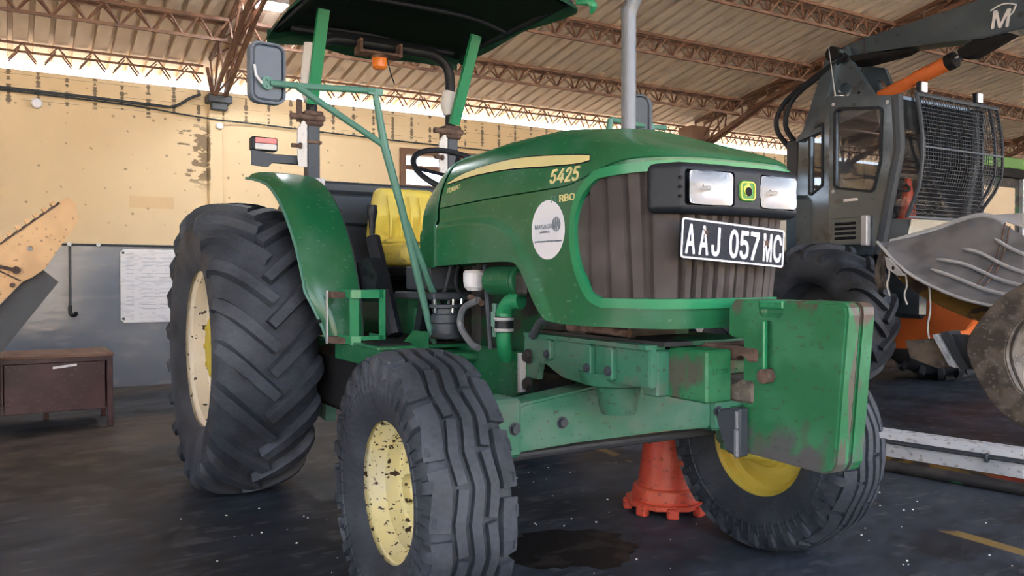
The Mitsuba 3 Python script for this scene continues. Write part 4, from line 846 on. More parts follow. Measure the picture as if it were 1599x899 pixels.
# ---- roll bar, canopy
rb = part_key(TR, 'roll_bar')
for s in (-1, 1):
    k = obj('post', cat(box(-2.115, -2.045, s * 0.42 - 0.035, s * 0.42 + 0.035, 1.30, 1.905, 0.006)), 'dark_steel', rb, 'dark grey roll bar post', 20)
    obj('base_plate', cat(box(-2.044, -2.03, s * 0.42 - 0.058, s * 0.42 + 0.058, 1.52, 1.605, 0.004), [hexbolt((-2.027, s * 0.42 + a, 1.5625 + b), 'x', 0.008, 0.006) for a in (-0.042, 0.042) for b in (-0.03, 0.03)]), 'steel_light', k) if s < 0 else None
    obj('hinge_plate', cat(prism(Polygon([(s * 0.42 - 0.085, 1.66), (s * 0.42 - 0.04, 1.66), (s * 0.42 - 0.04, 1.90), (s * 0.42 - 0.062, 1.905), (s * 0.42 - 0.09, 1.86), (s * 0.42 - 0.092, 1.76)]), 'x', -2.05, -2.035), [cyl((-2.06, s * 0.42 - 0.066 + 0.012 * (i % 2), 1.70 + 0.045 * i), (-2.031, s * 0.42 - 0.066 + 0.012 * (i % 2), 1.70 + 0.045 * i), 0.010, 10) for i in range(5)]), 'foam_white', k, 'pale perforated hinge plate')
    obj('hinge_bolt', cyl((-2.03, s * 0.42 - 0.13, 1.925), (-2.03, s * 0.42 + 0.055, 1.925), 0.017, 12), 'rust', k); obj('hinge_bolt', hexbolt((-2.03, s * 0.42 - 0.10, 1.77), '-y', 0.012, 0.05), 'rust', k)
    obj('clamp', box(-2.13, -2.03, s * 0.42 - 0.052, s * 0.42 + 0.052, 1.885, 1.965, 0.008), 'rust', k, 'rusty brown clamp'); obj('band', box(-2.125, -2.035, s * 0.42 - 0.042, s * 0.42 + 0.042, 1.79, 1.805), 'rust', k)
hoop = smooth_path([(-2.08, -0.42, 1.93), (-2.08, -0.42, 2.20), (-2.08, -0.40, 2.31), (-2.08, -0.32, 2.37), (-2.08, -0.20, 2.38), (-2.08, 0.20, 2.38), (-2.08, 0.32, 2.37), (-2.08, 0.40, 2.31), (-2.08, 0.42, 2.20), (-2.08, 0.42, 1.93)], 5)
obj('hoop', tube(hoop, 0.030, 12), 'black_plastic', rb, 'dark roll bar hoop')
for s in (-1, 1):
    obj('foam_wrap', tube([(-2.08, s * 0.432, 2.02), (-2.09, s * 0.436, 2.10), (-2.085, s * 0.432, 2.22), (-2.08, s * 0.42, 2.33)], [0.030, 0.042, 0.040, 0.042], 12, 4), 'foam_white', rb, 'torn white foam wrap') if s < 0 else obj('foam_wrap', tube([(-2.08, 0.41, 2.03), (-2.085, 0.405, 2.10), (-2.08, 0.415, 2.17)], [0.03, 0.043, 0.038], 12, 4), 'foam_white', rb)
    obj('canopy_strut', bar((-2.03, -0.435, 2.0), (-1.86, -0.425, 2.46), 0.06, 0.03, up=(1, 0, 0)) if s < 0 else bar((-2.03, 0.42, 1.97), (-1.86, 0.475, 2.46), 0.06, 0.03, up=(1, 0, 0)), 'paint_bright', rb, 'green canopy strut')
obj('reflector_strip', box(-2.06, -2.05, -0.51, -0.48, 1.90, 2.02), 'rust', rb)
cn = part_key(TR, 'canopy')
cp = shapely.box(-2.32, -0.61, -1.02, 0.61)
def can_map(p):
    e = np.maximum(np.abs(p[:, 1]) / 0.61, np.abs(p[:, 0] + 1.67) / 0.65); crown = 0.09 * (1 - (np.abs(p[:, 1]) / 0.61) ** 2.2) + 0.03 * (1 - ((p[:, 0] + 1.67) / 0.65) ** 2)
    return np.c_[p, 2.435 + crown - 0.045 * sm(0.93, 1.0, e) + 0.008 * np.sin(p[:, 0] * 9) * np.sin(p[:, 1] * 7) - 0.02 * (p[:, 0] + 2.32) * 0]
obj('cloth', sheet(rrect(-2.32, -1.02, -0.61, 0.61, 0.05), 0.04, 0.04, can_map, 0.004), 'canopy_cloth', cn, 'dark green canopy cloth', 50)
obj('canopy_frame', cat([tube([(-2.28, y, 2.44), (-1.06, y, 2.44)], 0.014, 8) for y in (-0.57, 0.57)] + [tube([(x, -0.57, 2.44), (x, -0.3, 2.49), (x, 0.3, 2.49), (x, 0.57, 2.44)], 0.014, 8, 4) for x in (-2.28, -1.67, -1.06)] + [tube([(-2.2, -0.5, 2.44), (-2.2, 0.5, 2.44)], 0.02, 8)]), 'black_plastic', cn)
obj('liner', sheet(shapely.box(-2.27, -0.56, -1.08, 0.56), 0.06, 0.06, lambda p: can_map(p) - [0, 0, 0.03], 0.003), 'canopy_liner', cn, 'black canopy underside', 50)
obj('rear_valance', sheet(shapely.box(-0.59, 0, 0.59, 0.085), 0.05, 0.03, lambda p: np.c_[-2.325 + 0.01 * np.sin(p[:, 0] * 14), p[:, 0], 2.375 + p[:, 1] - 0.012 * np.cos(p[:, 0] * 9)], 0.003), 'canopy_cloth', cn)
obj('valance_tip', tube([(-1.05, 0.60, 2.44), (-1.00, 0.64, 2.435), (-0.985, 0.655, 2.41), (-1.0, 0.65, 2.38)], [0.012, 0.02, 0.02, 0.008], 8, 4), 'paint_bright', cn, 'bright green corner flap')
bc = part_key(TR, 'beacon')
obj('lens', lathe([(0.001, 2.235), (0.030, 2.237), (0.040, 2.248), (0.042, 2.275), (0.042, 2.30)], 'z', (-2.05, -0.04, 0), 24), 'amber', bc, 'amber beacon lens')
obj('bracket', cat(cyl((-2.05, -0.04, 2.298), (-2.05, -0.04, 2.315), 0.046), box(-2.10, -2.0, -0.17, 0.08, 2.312, 2.325), box(-2.10, -2.0, -0.17, -0.155, 2.31, 2.385), box(-2.10, -2.0, 0.065, 0.08, 2.31, 2.385)), 'rust', bc)
obj('beacon_cable', tube([(-2.03, -0.0, 2.29), (-2.05, 0.03, 2.22), (-2.07, 0.06, 2.17)], 0.004, 6), 'black_plastic', bc)

# ---- work lamp on its arm
wl = part_key(TR, 'tail_lamp')
obj('arm', cat(box(-2.10, -2.07, -0.70, -0.45, 1.675, 1.722, 0.003), prism([(-0.745, 1.735), (-0.745, 1.655), (-0.66, 1.65), (-0.635, 1.675), (-0.635, 1.722)], 'x', -2.075, -2.065)), 'dark_steel', wl, 'dark steel lamp arm', 20)
obj('body', prism(rrect(-0.742, -0.605, 1.736, 1.808, 0.012), 'x', -2.13, -2.075, 0.006), 'black_plastic', wl)
obj('red_lens', prism(rrect(-0.725, -0.612, 1.774, 1.803, 0.006), 'x', -2.08, -2.066, 0.003), 'red_lens', wl, 'faded red lens'); obj('white_lens', prism(rrect(-0.725, -0.612, 1.741, 1.772, 0.006), 'x', -2.08, -2.066, 0.003), 'foam_white', wl, 'white lens')

# ---- mirrors
for s in (-1, 1):
    mk = part_key(TR, 'mirror'); cy = -1.004 if s < 0 else 0.765; cz = 1.828 if s < 0 else 1.835
    rr = rrect(-0.068, 0.068, -0.112, 0.112, 0.035) if s < 0 else rrect(-0.062, 0.062, -0.115, 0.115, 0.055)
    tilt = 8 if s < 0 else -52
    def tf(m): return move(m, (-0.77, cy, cz), rz=tilt)
    obj('shell', tf(cat(prism(rr.buffer(-0.012), 'x', -0.035, 0.006, 0.006), prism(rr.difference(rr.buffer(-0.009)), 'x', -0.030, 0.010, 0.003))), 'mirror_shell', mk, 'dark grey plastic mirror shell', 25)
    obj('glass', tf(prism(rr.buffer(-0.013), 'x', -0.040, -0.036)), 'chrome', mk)
    if s < 0:
        obj('mount', cat(tf(cyl((0.004, -0.008, -0.04), (0.022, -0.008, -0.04), 0.024, 20)), tf(hexbolt((0.024, -0.008, -0.028), 'x', 0.006, 0.005)), tf(hexbolt((0.024, -0.008, -0.052), 'x', 0.006, 0.005))), 'paint_arm', mk)
        A, B, Cc, D, E_ = (-0.75, -1.0, 1.788), (-0.75, -0.591, 1.806), (-0.75, -0.551, 1.595), (-0.75, -0.335, 0.80), (-0.75, -0.897, 1.785)
        obj('bracket_arm', cat(tube([A, (-0.75, -0.88, 1.790), B], 0.0125, 10), tube([B, Cc, (-0.75, -0.48, 1.36), D], [0.012, 0.017, 0.016, 0.014], 10), tube([E_, Cc], 0.0125, 10), tube([(-0.75, -0.46, 1.30), (-0.75, -0.36, 1.06), (-0.80, -0.29, 0.96)], 0.014, 10), box(-0.76, -0.74, -0.62, -0.56, 1.79, 1.815)), 'paint_arm', mk, 'teal green tubular mirror bracket')
        obj('light_handle', tf(tube([(0.012, -0.055, 0.02), (0.02, -0.052, -0.02), (0.02, -0.03, -0.045)], 0.006, 8)), 'steel_light', mk)
    else:
        A, B = (-0.75, 0.92, 1.80), (-0.75, 0.58, 1.81)
        obj('bracket_arm', cat(tube([A, (-0.75, 0.80, 1.797), B], 0.0125, 10), tube([B, (-0.75, 0.545, 1.60), (-0.75, 0.335, 0.80)], 0.014, 10), tube([(-0.75, 0.85, 1.80), (-0.75, 0.56, 1.62)], 0.0125, 10), box(-0.76, -0.735, 0.80, 0.84, 1.78, 1.815, 0.004)), 'paint_arm', mk, 'teal green tubular mirror bracket')

# ================================================================== forestry machine
HV = thing('harvester', 'grey forestry machine with mesh-guarded cab, boom and big tyre, behind the tractor', 'forestry machine')
def poly_hole(outer, *holes):
    p = Polygon(outer)
    for h in holes: p = p.difference(h)
    return p
cab = part_key(HV, 'cab')
wq = Polygon([(-2.815, 2.66), (-2.33, 2.585), (-2.34, 2.12), (-2.41, 1.85), (-2.815, 1.92)]).buffer(-0.04).buffer(0.04, quad_segs=6)
side = [(-2.888, 2.79), (-2.20, 2.67), (-2.19, 2.2), (-2.32, 1.62), (-2.36, 1.27), (-2.888, 1.27)]
obj('side_panel', prism(poly_hole(side, wq), 'y', 4.90, 4.94), 'harvester_grey', cab, 'grey cab side panel')
obj('side_window', prism(wq.buffer(0.005), 'y', 4.915, 4.921), 'glass_pane', cab, 'tinted side window')
obj('window_seal', prism(wq.buffer(0.018).difference(wq.buffer(-0.006)), 'y', 4.89, 4.905), 'black_plastic', cab)
for x, z in ((-2.84, 2.71), (-2.27, 2.63), (-2.84, 1.88)): obj('bolt', hexbolt((x, 4.893, z), '-y', 0.014, 0.01), 'steel_light', cab)
qw = Polygon([(0.09, 2.56), (0.27, 2.49), (0.27, 1.87), (0.09, 1.96)]).buffer(-0.02).buffer(0.02)
def quarter(m): return move(m, (-2.888, 4.90, 0), rz=180 - 12)
qp = poly_hole([(0.0, 2.79), (0.44, 2.45), (0.50, 1.14), (0.0, 1.14)], qw)
obj('quarter_panel', quarter(prism(qp, 'y', -0.04, 0.0)), 'harvester_grey', cab, 'glossy grey rear quarter panel'); obj('quarter_window', quarter(prism(qw.buffer(0.005), 'y', -0.022, -0.018)), 'glass_pane', cab)
obj('window_seal', quarter(prism(qw.buffer(0.014).difference(qw.buffer(-0.006)), 'y', -0.002, 0.012)), 'black_plastic', cab)
obj('cab_roof', hull([(x, y, z) for y in (4.93, 6.15) for x, z in ((-2.888, 2.80), (-2.18, 2.68), (-2.18, 2.65), (-2.888, 2.75), (-3.3, 2.45), (-3.3, 2.42))]), 'harvester_grey', cab)
obj('cab_back', cat(box(-3.30, -3.26, 5.02, 6.12, 1.15, 2.45), box(-3.3, -2.1, 6.12, 6.15, 1.15, 2.66), box(-3.3, -2.1, 4.95, 6.12, 1.10, 1.15)), 'dark_steel', cab, 'grey cab interior trim')
obj('front_post', tube([(-2.20, 4.93, 2.68), (-2.17, 4.93, 2.2), (-2.27, 4.93, 1.75), (-2.36, 4.93, 1.27)], 0.05, 8), 'dark_steel', cab)
obj('front_post', tube([(-2.16, 6.08, 2.66), (-2.13, 6.05, 2.2), (-2.20, 6.0, 1.62)], 0.045, 8), 'dark_steel', cab)
obj('windscreen', sheet(shapely.box(4.98, 1.62, 6.05, 2.63), 0.2, 0.1, lambda p: np.c_[-2.22 - 0.22 * (p[:, 1] - 1.62), p], 0.004), 'glass_pane', cab)
obj('operator_seat', cat(rounded([(-2.95, y, z) for y in (5.12, 5.42) for z in (1.75, 2.25)], 0.06), rounded([(x, y, 1.65) for y in (5.12, 5.42) for x in (-2.9, -2.6)], 0.06)), 'black_plastic', cab)
obj('cab_shelf', box(-2.80, -2.42, 5.0, 6.1, 1.50, 1.58), 'black_plastic', cab)
obj('cab_steering', move(lathe([(0.16 + 0.015 * math.cos(a), 0.015 * math.sin(a)) for a in np.arange(8) * math.pi / 4], 'z', n=30, closed=True), (-2.42, 5.2, 1.95), ry=35), 'black_plastic', cab)
guard = part_key(HV, 'front_guard')
def gx(z): return -2.10 + 0.13 * math.sin(min(max((z - 1.45) / 1.25, 0), 1) * math.pi * 0.85) - 0.22 * max(0, (1.85 - z)) ** 1.0
zs_ = np.linspace(1.60, 2.655, 31); ys_ = np.linspace(4.96, 6.22, 34)
def gy(y, z): return y - (0.62 * max(0, 2.0 - z) * (y - 4.96) / 1.26 * 0.9)
mesh_parts = [bar((gx(z), gy(4.96, z), z), (gx(z), gy(6.22, z), z), 0.006, 0.005) for z in zs_]
for y in ys_:
    for a, b in zip(zs_[:-1:2], zs_[2::2]): mesh_parts.append(bar((gx(a), gy(y, a), a), (gx(b), gy(y, b), b), 0.0045, 0.0045))
obj('wire_mesh', cat(mesh_parts), 'black_plastic', guard, 'black wire mesh guard', False); labels[guard + '__wire_mesh']['kind'] = 'stuff'
zz = np.linspace(1.60, 2.66, 9)
for y, mt in ((4.955, 'steel_light'), (6.225, 'black_plastic'), (6.10, 'black_plastic')):
    obj('guard_post', tube([(gx(z), gy(y, z), z) for z in zz], 0.018 if y < 5 else 0.014, 8), 'dark_steel' if y < 5 else mt, guard)
obj('guard_rail', cat(tube([(gx(2.66) + 0.0, 4.94, 2.665), (gx(2.66), 6.24, 2.665)], 0.022, 8), bar((gx(2.2) + 0.01, 4.96, 2.2), (gx(2.2) + 0.01, 6.22, 2.2), 0.016), bar((gx(1.6), 4.94, 1.6), (gx(1.6), 5.95, 1.6), 0.02)), 'dark_steel', guard)
for y in (5.194, 6.085):
    k = obj('work_lamp', cat(box(-2.16, -2.11, y - 0.05, y + 0.05, 2.715, 2.82, 0.01), cyl((-2.14, y, 2.66), (-2.14, y, 2.72), 0.014)), 'black_plastic', HV, 'small square work lamp')
    obj('lamp_glass', prism(rrect(y - 0.042, y + 0.042, 2.723, 2.812, 0.01), 'x', -2.112, -2.104), 'white_paint', k, 'white lamp lens')
k = obj('vent_box', box(-2.83, -2.48, 4.86, 4.90, 1.36, 1.62, 0.006), 'harvester_grey', HV, 'louvred vent box')
for i in range(4): obj('louvre', move(box(-2.78, -2.56, -0.006, 0.006, -0.012, 0.012), (0, 4.855, 1.43 + i * 0.045), rx=-35), 'black_plastic', k)
obj('vent_side', box(-2.50, -2.43, 4.84, 4.90, 1.35, 1.63, 0.01), 'steel_light', k)
obj('label_plate', box(-2.72, -2.57, 4.896, 4.90, 1.775, 1.80), 'foam_white', HV)
obj('nose_panel', cat(hull([(-2.34, 4.93, 1.60), (-2.10, 5.0, 1.58), (-2.02, 5.9, 1.58), (-2.3, 5.9, 1.60), (-2.38, 4.93, 1.27), (-2.18, 4.95, 1.10), (-2.0, 5.9, 1.05), (-2.4, 5.9, 1.05)])), 'harvester_grey', HV, 'grey nose panel below the windscreen')
sw_ = Polygon([(5.16, 1.43), (5.20, 1.50), (5.36, 1.495), (5.44, 1.46), (5.34, 1.47), (5.28, 1.44), (5.22, 1.46)])
obj('emblem', prism(sw_, 'x', -2.075, -2.068), 'white_paint', HV, 'white swoosh emblem')
obj('chassis', cat(box(-5.0, -1.95, 4.95, 6.1, 0.70, 1.12, 0.04), box(-5.2, -3.35, 4.8, 6.3, 1.0, 1.9, 0.05), cyl((-2.75, 4.6, 0.70), (-2.75, 6.6, 0.70), 0.16)), 'harvester_grey', HV, 'grey chassis')
car, lugs = rear_tyre(0.70, 0.50, 0.34, 18, 1, 0.045)
for y in (4.62, 6.45):
    w = part_key(HV, 'wheel'); obj('tyre', wheel_place(cat(car, lugs), (-2.75, y, 0.69)), 'rubber', w, 'worn black lugged tyre', 35)
    obj('rim', cat(lathe([(0.345, -0.19), (0.35, -0.18), (0.30, -0.10), (0.28, 0.0), (0.001, 0.02)], 'y', (-2.75, y, 0.69), 40), lathe([(0.345, 0.19), (0.35, 0.18), (0.30, 0.10), (0.28, 0.0)], 'y', (-2.75, y, 0.69), 40)), 'dark_steel', w)
w = part_key(HV, 'wheel'); obj('tyre', wheel_place(cat(car, lugs), (-4.35, 4.62, 0.69)), 'rubber', w, None, 35)
obj('orange_frame', cat(prism([(-2.30, 1.04), (-2.10, 1.04), (-1.50, 0.76), (-1.62, 0.62), (-1.93, 0.56), (-2.12, 0.43), (-2.30, 0.42)], 'y', 5.0, 5.06, 0.006)), 'orange_paint', HV, 'orange painted frame plate')
obj('orange_beam', box(-2.02, -1.90, 5.06, 5.9, 0.44, 1.0, 0.01), 'orange_paint', HV)
obj('orange_bulkhead', prism([(-2.3, 0.43), (-1.7, 0.50), (-1.35, 0.74), (-1.45, 0.98), (-2.3, 1.04)], 'y', 5.9, 5.96), 'orange_paint', HV)
bm = part_key(HV, 'boom')
bp_ = [(-3.035, 3.361), (-2.796, 3.392), (-2.021, 3.430), (-1.318, 3.462), (-0.2, 3.50), (1.0, 3.46), (2.2, 3.36), (2.4, 3.24), (2.2, 3.14), (-0.2, 3.10), (-1.315, 3.108), (-1.649, 3.111), (-2.127, 3.176), (-2.795, 3.242), (-2.997, 3.231)]
obj('boom_beam', prism(bp_, 'y', 5.3, 5.55, 0.01), 'harvester_grey', bm, 'dark grey boom beam', 20)
obj('boom_seam', prism([(-2.80, 3.235), (-2.77, 3.235), (-2.77, 3.40), (-2.80, 3.40)], 'y', 5.29, 5.30), 'dark_steel', bm)
ml = meshkit.text_mesh('M', 0.16, 0.003, True); v = np.array(ml.vertices)
obj('boom_lettering', trimesh.Trimesh(np.c_[-1.595 + v[:, 0] * 0.85 + 0.12 * v[:, 1], 5.297 - v[:, 2], 3.172 + v[:, 1] * 0.88 - 0.10 * v[:, 0]], np.array(ml.faces)[:, ::-1], process=False), 'foam_white', bm, 'white letter M with a swoosh')
obj('boom_swoosh', cat([bar((-1.585 + 0.21 * t_, 5.295, 3.32 + 0.035 * math.sin(t_ * 3.0) - 0.01 * t_), (-1.585 + 0.21 * (t_ + 0.1), 5.295, 3.32 + 0.035 * math.sin((t_ + 0.1) * 3.0) - 0.01 * t_), 0.006, 0.010) for t_ in np.arange(0, 1.0, 0.1)] + [bar((-1.375, 5.295, 3.315), (-1.40, 5.295, 3.26), 0.006, 0.010), bar((-1.40, 5.295, 3.26), (-1.45, 5.295, 3.225), 0.006, 0.008)]), 'foam_white', bm)
obj('pedestal', cat(prism(poly_hole([(-3.40, 2.45), (-3.06, 3.30), (-2.94, 3.33), (-2.90, 3.20), (-2.62, 2.78), (-2.62, 2.60), (-3.3, 2.42)], Point(-2.96, 2.90).buffer(0.075), Point(-2.80, 2.84).buffer(0.022)), 'y', 5.22, 5.27), prism([(-3.45, 2.45), (-3.10, 3.30), (-2.96, 3.30), (-3.25, 2.45)], 'y', 5.15, 5.60), prism(poly_hole([(-3.0, 3.2), (-2.75, 3.12), (-2.60, 2.75), (-2.95, 2.62)], Polygon([(-2.83, 3.02), (-2.76, 3.0), (-2.70, 2.86), (-2.78, 2.88)])), 'y', 5.55, 5.60)), 'harvester_grey', bm, 'grey boom pedestal with round holes', 20)
obj('pivot', cat(cyl((-3.04, 5.12, 3.27), (-3.04, 5.66, 3.27), 0.07, 20), hull([(-3.0, y, z) for y in (5.2, 5.6) for z in (3.18, 3.24)] + [(-2.35, y, 3.19) for y in (5.35, 5.5)] + [(-2.45, y, 3.16) for y in (5.35, 5.5)])), 'black_matte', bm)
obj('cylinder_barrel', cat(cyl((-2.70, 5.42, 2.82), (-2.30, 5.42, 2.925), 0.058, 20), cyl((-2.33, 5.42, 2.917), (-2.0, 5.42, 3.003), 0.068, 20)), 'orange_paint', bm, 'orange hydraulic cylinder'); obj('cylinder_end', cyl((-2.03, 5.42, 2.995), (-1.96, 5.42, 3.013), 0.075, 20), 'black_matte', bm); obj('cylinder_rod', cyl((-1.97, 5.42, 3.01), (-1.82, 5.42, 3.05), 0.03, 14), 'chrome', bm)
obj('rod_bracket', prism([(-1.88, 3.00), (-1.78, 2.99), (-1.42, 3.12), (-1.50, 3.14), (-1.72, 3.14), (-1.90, 3.07)], 'y', 5.34, 5.50), 'black_matte', bm)
for d in (0, 0.12): obj('hydraulic_hose', tube([(-3.58 + d, 5.15, 2.42), (-3.70 + d, 5.12, 2.60), (-3.70 + d, 5.12, 2.77), (-3.54 + d * 0.6, 5.14, 2.95), (-3.12 + d * 0.4, 5.17, 3.15), (-2.95 + d * 0.3, 5.18, 3.24)], 0.026, 10, 6), 'black_plastic', bm, 'black hydraulic hose')
obj('rear_column', box(-3.58, -3.42, 5.1, 5.5, 1.1, 2.48, 0.02), 'dark_steel', HV)
obj('antenna', cat(tube([(-2.87, 4.97, 2.78), (-2.89, 4.96, 2.95), (-2.94, 4.95, 3.30)], [0.008, 0.005, 0.003], 6), box(-2.92, -2.80, 4.94, 5.0, 2.775, 2.80)), 'steel_light', HV, 'thin whip antenna')
# ---- cover, claw
CV = thing('engine_cover', 'dented aluminium engine cover with four raised ribs, hinged open before the grey forestry machine', 'cover')
A = smooth_path([(-1.60, 3.80, 1.335), (-1.32, 3.70, 1.126), (-1.03, 3.66, 0.985), (-0.72, 3.63, 0.895), (-0.35, 3.60, 0.86), (0.1, 3.6, 0.86)], 6); B = smooth_path([(-1.66, 4.05, 1.345), (-1.36, 4.13, 1.425), (-1.0, 4.17, 1.515), (-0.72, 4.15, 1.355), (-0.35, 4.13, 1.20), (0.1, 4.1, 1.06)], 6)
def cover_map(p):
    i = np.clip(p[:, 0], 0, 1) * (len(A) - 1); g = np.arange(len(A)); a = np.stack([np.interp(i, g, A[:, k]) for k in range(3)], 1); b = np.stack([np.interp(i, g, B[:, k]) for k in range(3)], 1)
    v = p[:, 1:2]; q = a + (b - a) * v; sag = 0.09 * np.sin(np.pi * v[:, 0]) * np.sin(np.pi * np.clip(p[:, 0], 0, 1)); return q + np.c_[0.3 * sag, 0.5 * sag, -0.75 * sag]
body = obj('panel', sheet(shapely.box(0, 0, 1, 1), 0.03, 0.06, cover_map, 0.006), 'alu_sheet', CV, 'grey aluminium panel', 40)
for j, (v0, u0) in enumerate(((0.22, 0.30), (0.42, 0.28), (0.60, 0.36), (0.80, 0.48))):
    us = np.linspace(u0, 1.0, 24); obj('rib', tube(cover_map(np.c_[us, v0 + 0 * us]) + [0.0, -0.014, 0.016], [0.004] + [0.013] * 22 + [0.013], 8), 'steel_light', CV)
obj('rim', cat(tube(cover_map(np.c_[np.linspace(0, 1, 30), np.zeros(30)]), 0.012, 8), tube(cover_map(np.c_[np.linspace(0, 0.5, 20), np.ones(20)]), 0.018, 8)), 'steel_light', CV, 'bright rolled edge')
obj('far_panel', sheet(Polygon([(0, 0), (1, 0), (1, 1), (0, 1)]), 0.1, 0.2, lambda p: np.c_[-1.0 + 1.1 * p[:, 0], 4.18 + 0.15 * p[:, 1], 1.52 - 0.44 * p[:, 0] * (1 - p[:, 1]) + 0.005 * p[:, 1]], 0.005), 'steel_light', CV, 'white far side panel')
obj('strap', cat(tube(cover_map(np.c_[np.full(14, 0.515), np.linspace(0.25, 1.0, 14)]) + [0, -0.012, 0.012], 0.006, 6), tube(cover_map(np.c_[np.full(14, 0.54), np.linspace(0.25, 1.0, 14)]) + [0, -0.012, 0.012], 0.006, 6)), 'rust', CV, 'thin rope tied across the cover')
obj('hinge_plate', prism(poly_hole([(-1.44, 1.22), (-1.40, 1.20), (-1.28, 1.08), (-1.34, 1.08), (-1.42, 1.13)], Point(-1.375, 1.135).buffer(0.015)), 'y', 3.66, 3.67), 'steel_light', CV)
obj('lining', sheet(shapely.box(0.02, 0.02, 1, 0.98), 0.05, 0.1, lambda p: cover_map(p) + [0.0, 0.06, -0.13], 0.01), 'timber', CV, 'dark brown underside', 40)
for i, (x, z0, z1) in enumerate(((-1.46, 1.20, 0.93), (-1.32, 1.10, 0.87), (-1.14, 1.03, 0.58))): obj('string', tube([(x, 3.73, z0), (x + 0.012, 3.73, z0 * 0.6 + z1 * 0.4), (x - 0.004, 3.725, z0 * 0.3 + z1 * 0.7), (x + 0.015, 3.73, z1)], 0.006, 6, 4), 'foam_white', CV, 'hanging string')
obj('torn_hose', cat(tube([(-1.52, 3.80, 1.30), (-1.53, 3.78, 1.12), (-1.47, 3.76, 0.95)], 0.012, 6, 4), tube([(-1.55, 3.82, 1.28), (-1.60, 3.82, 1.1), (-1.56, 3.8, 0.98)], 0.03, 8, 4)), 'claw_steel', CV, 'torn hose end')
obj('cover_prop', bar((0.05, 4.0, 0.0), (0.05, 4.0, 0.90), 0.05), 'black_matte', CV)
obj('cover_hinge_arm', bar((-1.60, 4.08, 1.30), (-1.97, 4.95, 1.06), 0.05), 'black_matte', CV)
CL = thing('grapple_claw', 'scuffed dark steel grapple claw standing on the floor by the aluminium cover', 'grapple')
outer = smooth_path([(0.02, 1.20, 0), (-0.129, 1.044, 0), (-0.264, 0.952, 0), (-0.391, 0.799, 0), (-0.454, 0.664, 0), (-0.407, 0.517, 0), (-0.313, 0.36, 0), (-0.205, 0.265, 0), (-0.10, 0.225, 0), (0.05, 0.22, 0)], 5)[:, :2]
inner = smooth_path([(0.05, 0.42, 0), (-0.123, 0.42, 0), (-0.19, 0.502, 0), (-0.226, 0.626, 0), (-0.199, 0.755, 0), (-0.127, 0.848, 0), (0.02, 0.93, 0)], 5)[:, :2]
obj('claw_tine', prism(Polygon(np.vstack([outer, inner])), 'y', 3.0, 3.05, 0.008), 'claw_steel', CL, 'curved steel tine', 20)
obj('claw_shell', sheet(shapely.box(0, 0, 1, 1), 0.06, 0.25, lambda p: np.c_[np.interp(p[:, 0], np.linspace(0, 1, len(inner)), inner[:, 0]), 3.05 + 0.38 * p[:, 1], np.interp(p[:, 0], np.linspace(0, 1, len(inner)), inner[:, 1])], 0.012), 'claw_steel', CL)
obj('far_tine', prism(Polygon(np.vstack([outer, inner])), 'y', 3.43, 3.47), 'claw_steel', CL)
obj('foot', cat(box(-0.1, 0.2, 3.0, 3.47, 0.0, 0.24, 0.03)), 'claw_steel', CL)
obj('hinge_bar', cat(hull([(-0.66, 3.08, 0.73), (-0.61, 3.08, 0.74), (-0.48, 3.08, 0.52), (-0.53, 3.08, 0.51), (-0.66, 3.2, 0.73), (-0.61, 3.2, 0.74), (-0.48, 3.2, 0.52), (-0.53, 3.2, 0.51)]), hull([(-0.60, 3.1, 0.72), (-0.40, 3.1, 0.72), (-0.40, 3.1, 0.52), (-0.5, 3.1, 0.52), (-0.60, 3.16, 0.72), (-0.40, 3.16, 0.72), (-0.40, 3.16, 0.52), (-0.5, 3.16, 0.52)])), 'dark_steel', CL, 'blue-grey hinge bars')
obj('wear_strip', hull([(-0.70, 3.06, 0.71), (-0.675, 3.06, 0.72), (-0.55, 3.06, 0.52), (-0.59, 3.06, 0.53), (-0.70, 3.2, 0.71), (-0.675, 3.2, 0.72), (-0.55, 3.2, 0.52), (-0.59, 3.2, 0.53)]), 'beam_paint', CL)
obj('hub_block', cat(hull([(x, y, z) for x, z in ((-0.92, 0.66), (-0.62, 0.70), (-0.56, 0.54), (-0.70, 0.50), (-0.88, 0.55)) for y in (3.12, 3.3)])), 'claw_steel', CL)
t = thing('cabin', 'distant machine body with green roof edge and cream panel beyond the mesh guard', 'cabin')
obj('roof', box(-4.9, -4.45, 9.6, 15.0, 2.70, 2.86, 0.01), 'green_roof', t, 'green roof edge'); obj('body', cat(box(-4.85, -4.55, 9.7, 15.0, 0.0, 2.70), ), 'engine_dirty', t, 'dark body'); obj('panel', box(-4.55, -4.52, 10.0, 11.37, 1.6, 2.42, 0.005), 'wall_plain', t, 'cream panel'); obj('post', box(-4.55, -4.50, 11.55, 11.75, 0, 2.7), 'beam_paint', t)
obj('eave_band', box(-4.56, -4.46, 9.7, 15.0, 2.57, 2.70), 'black_matte', t, 'black band under the roof')

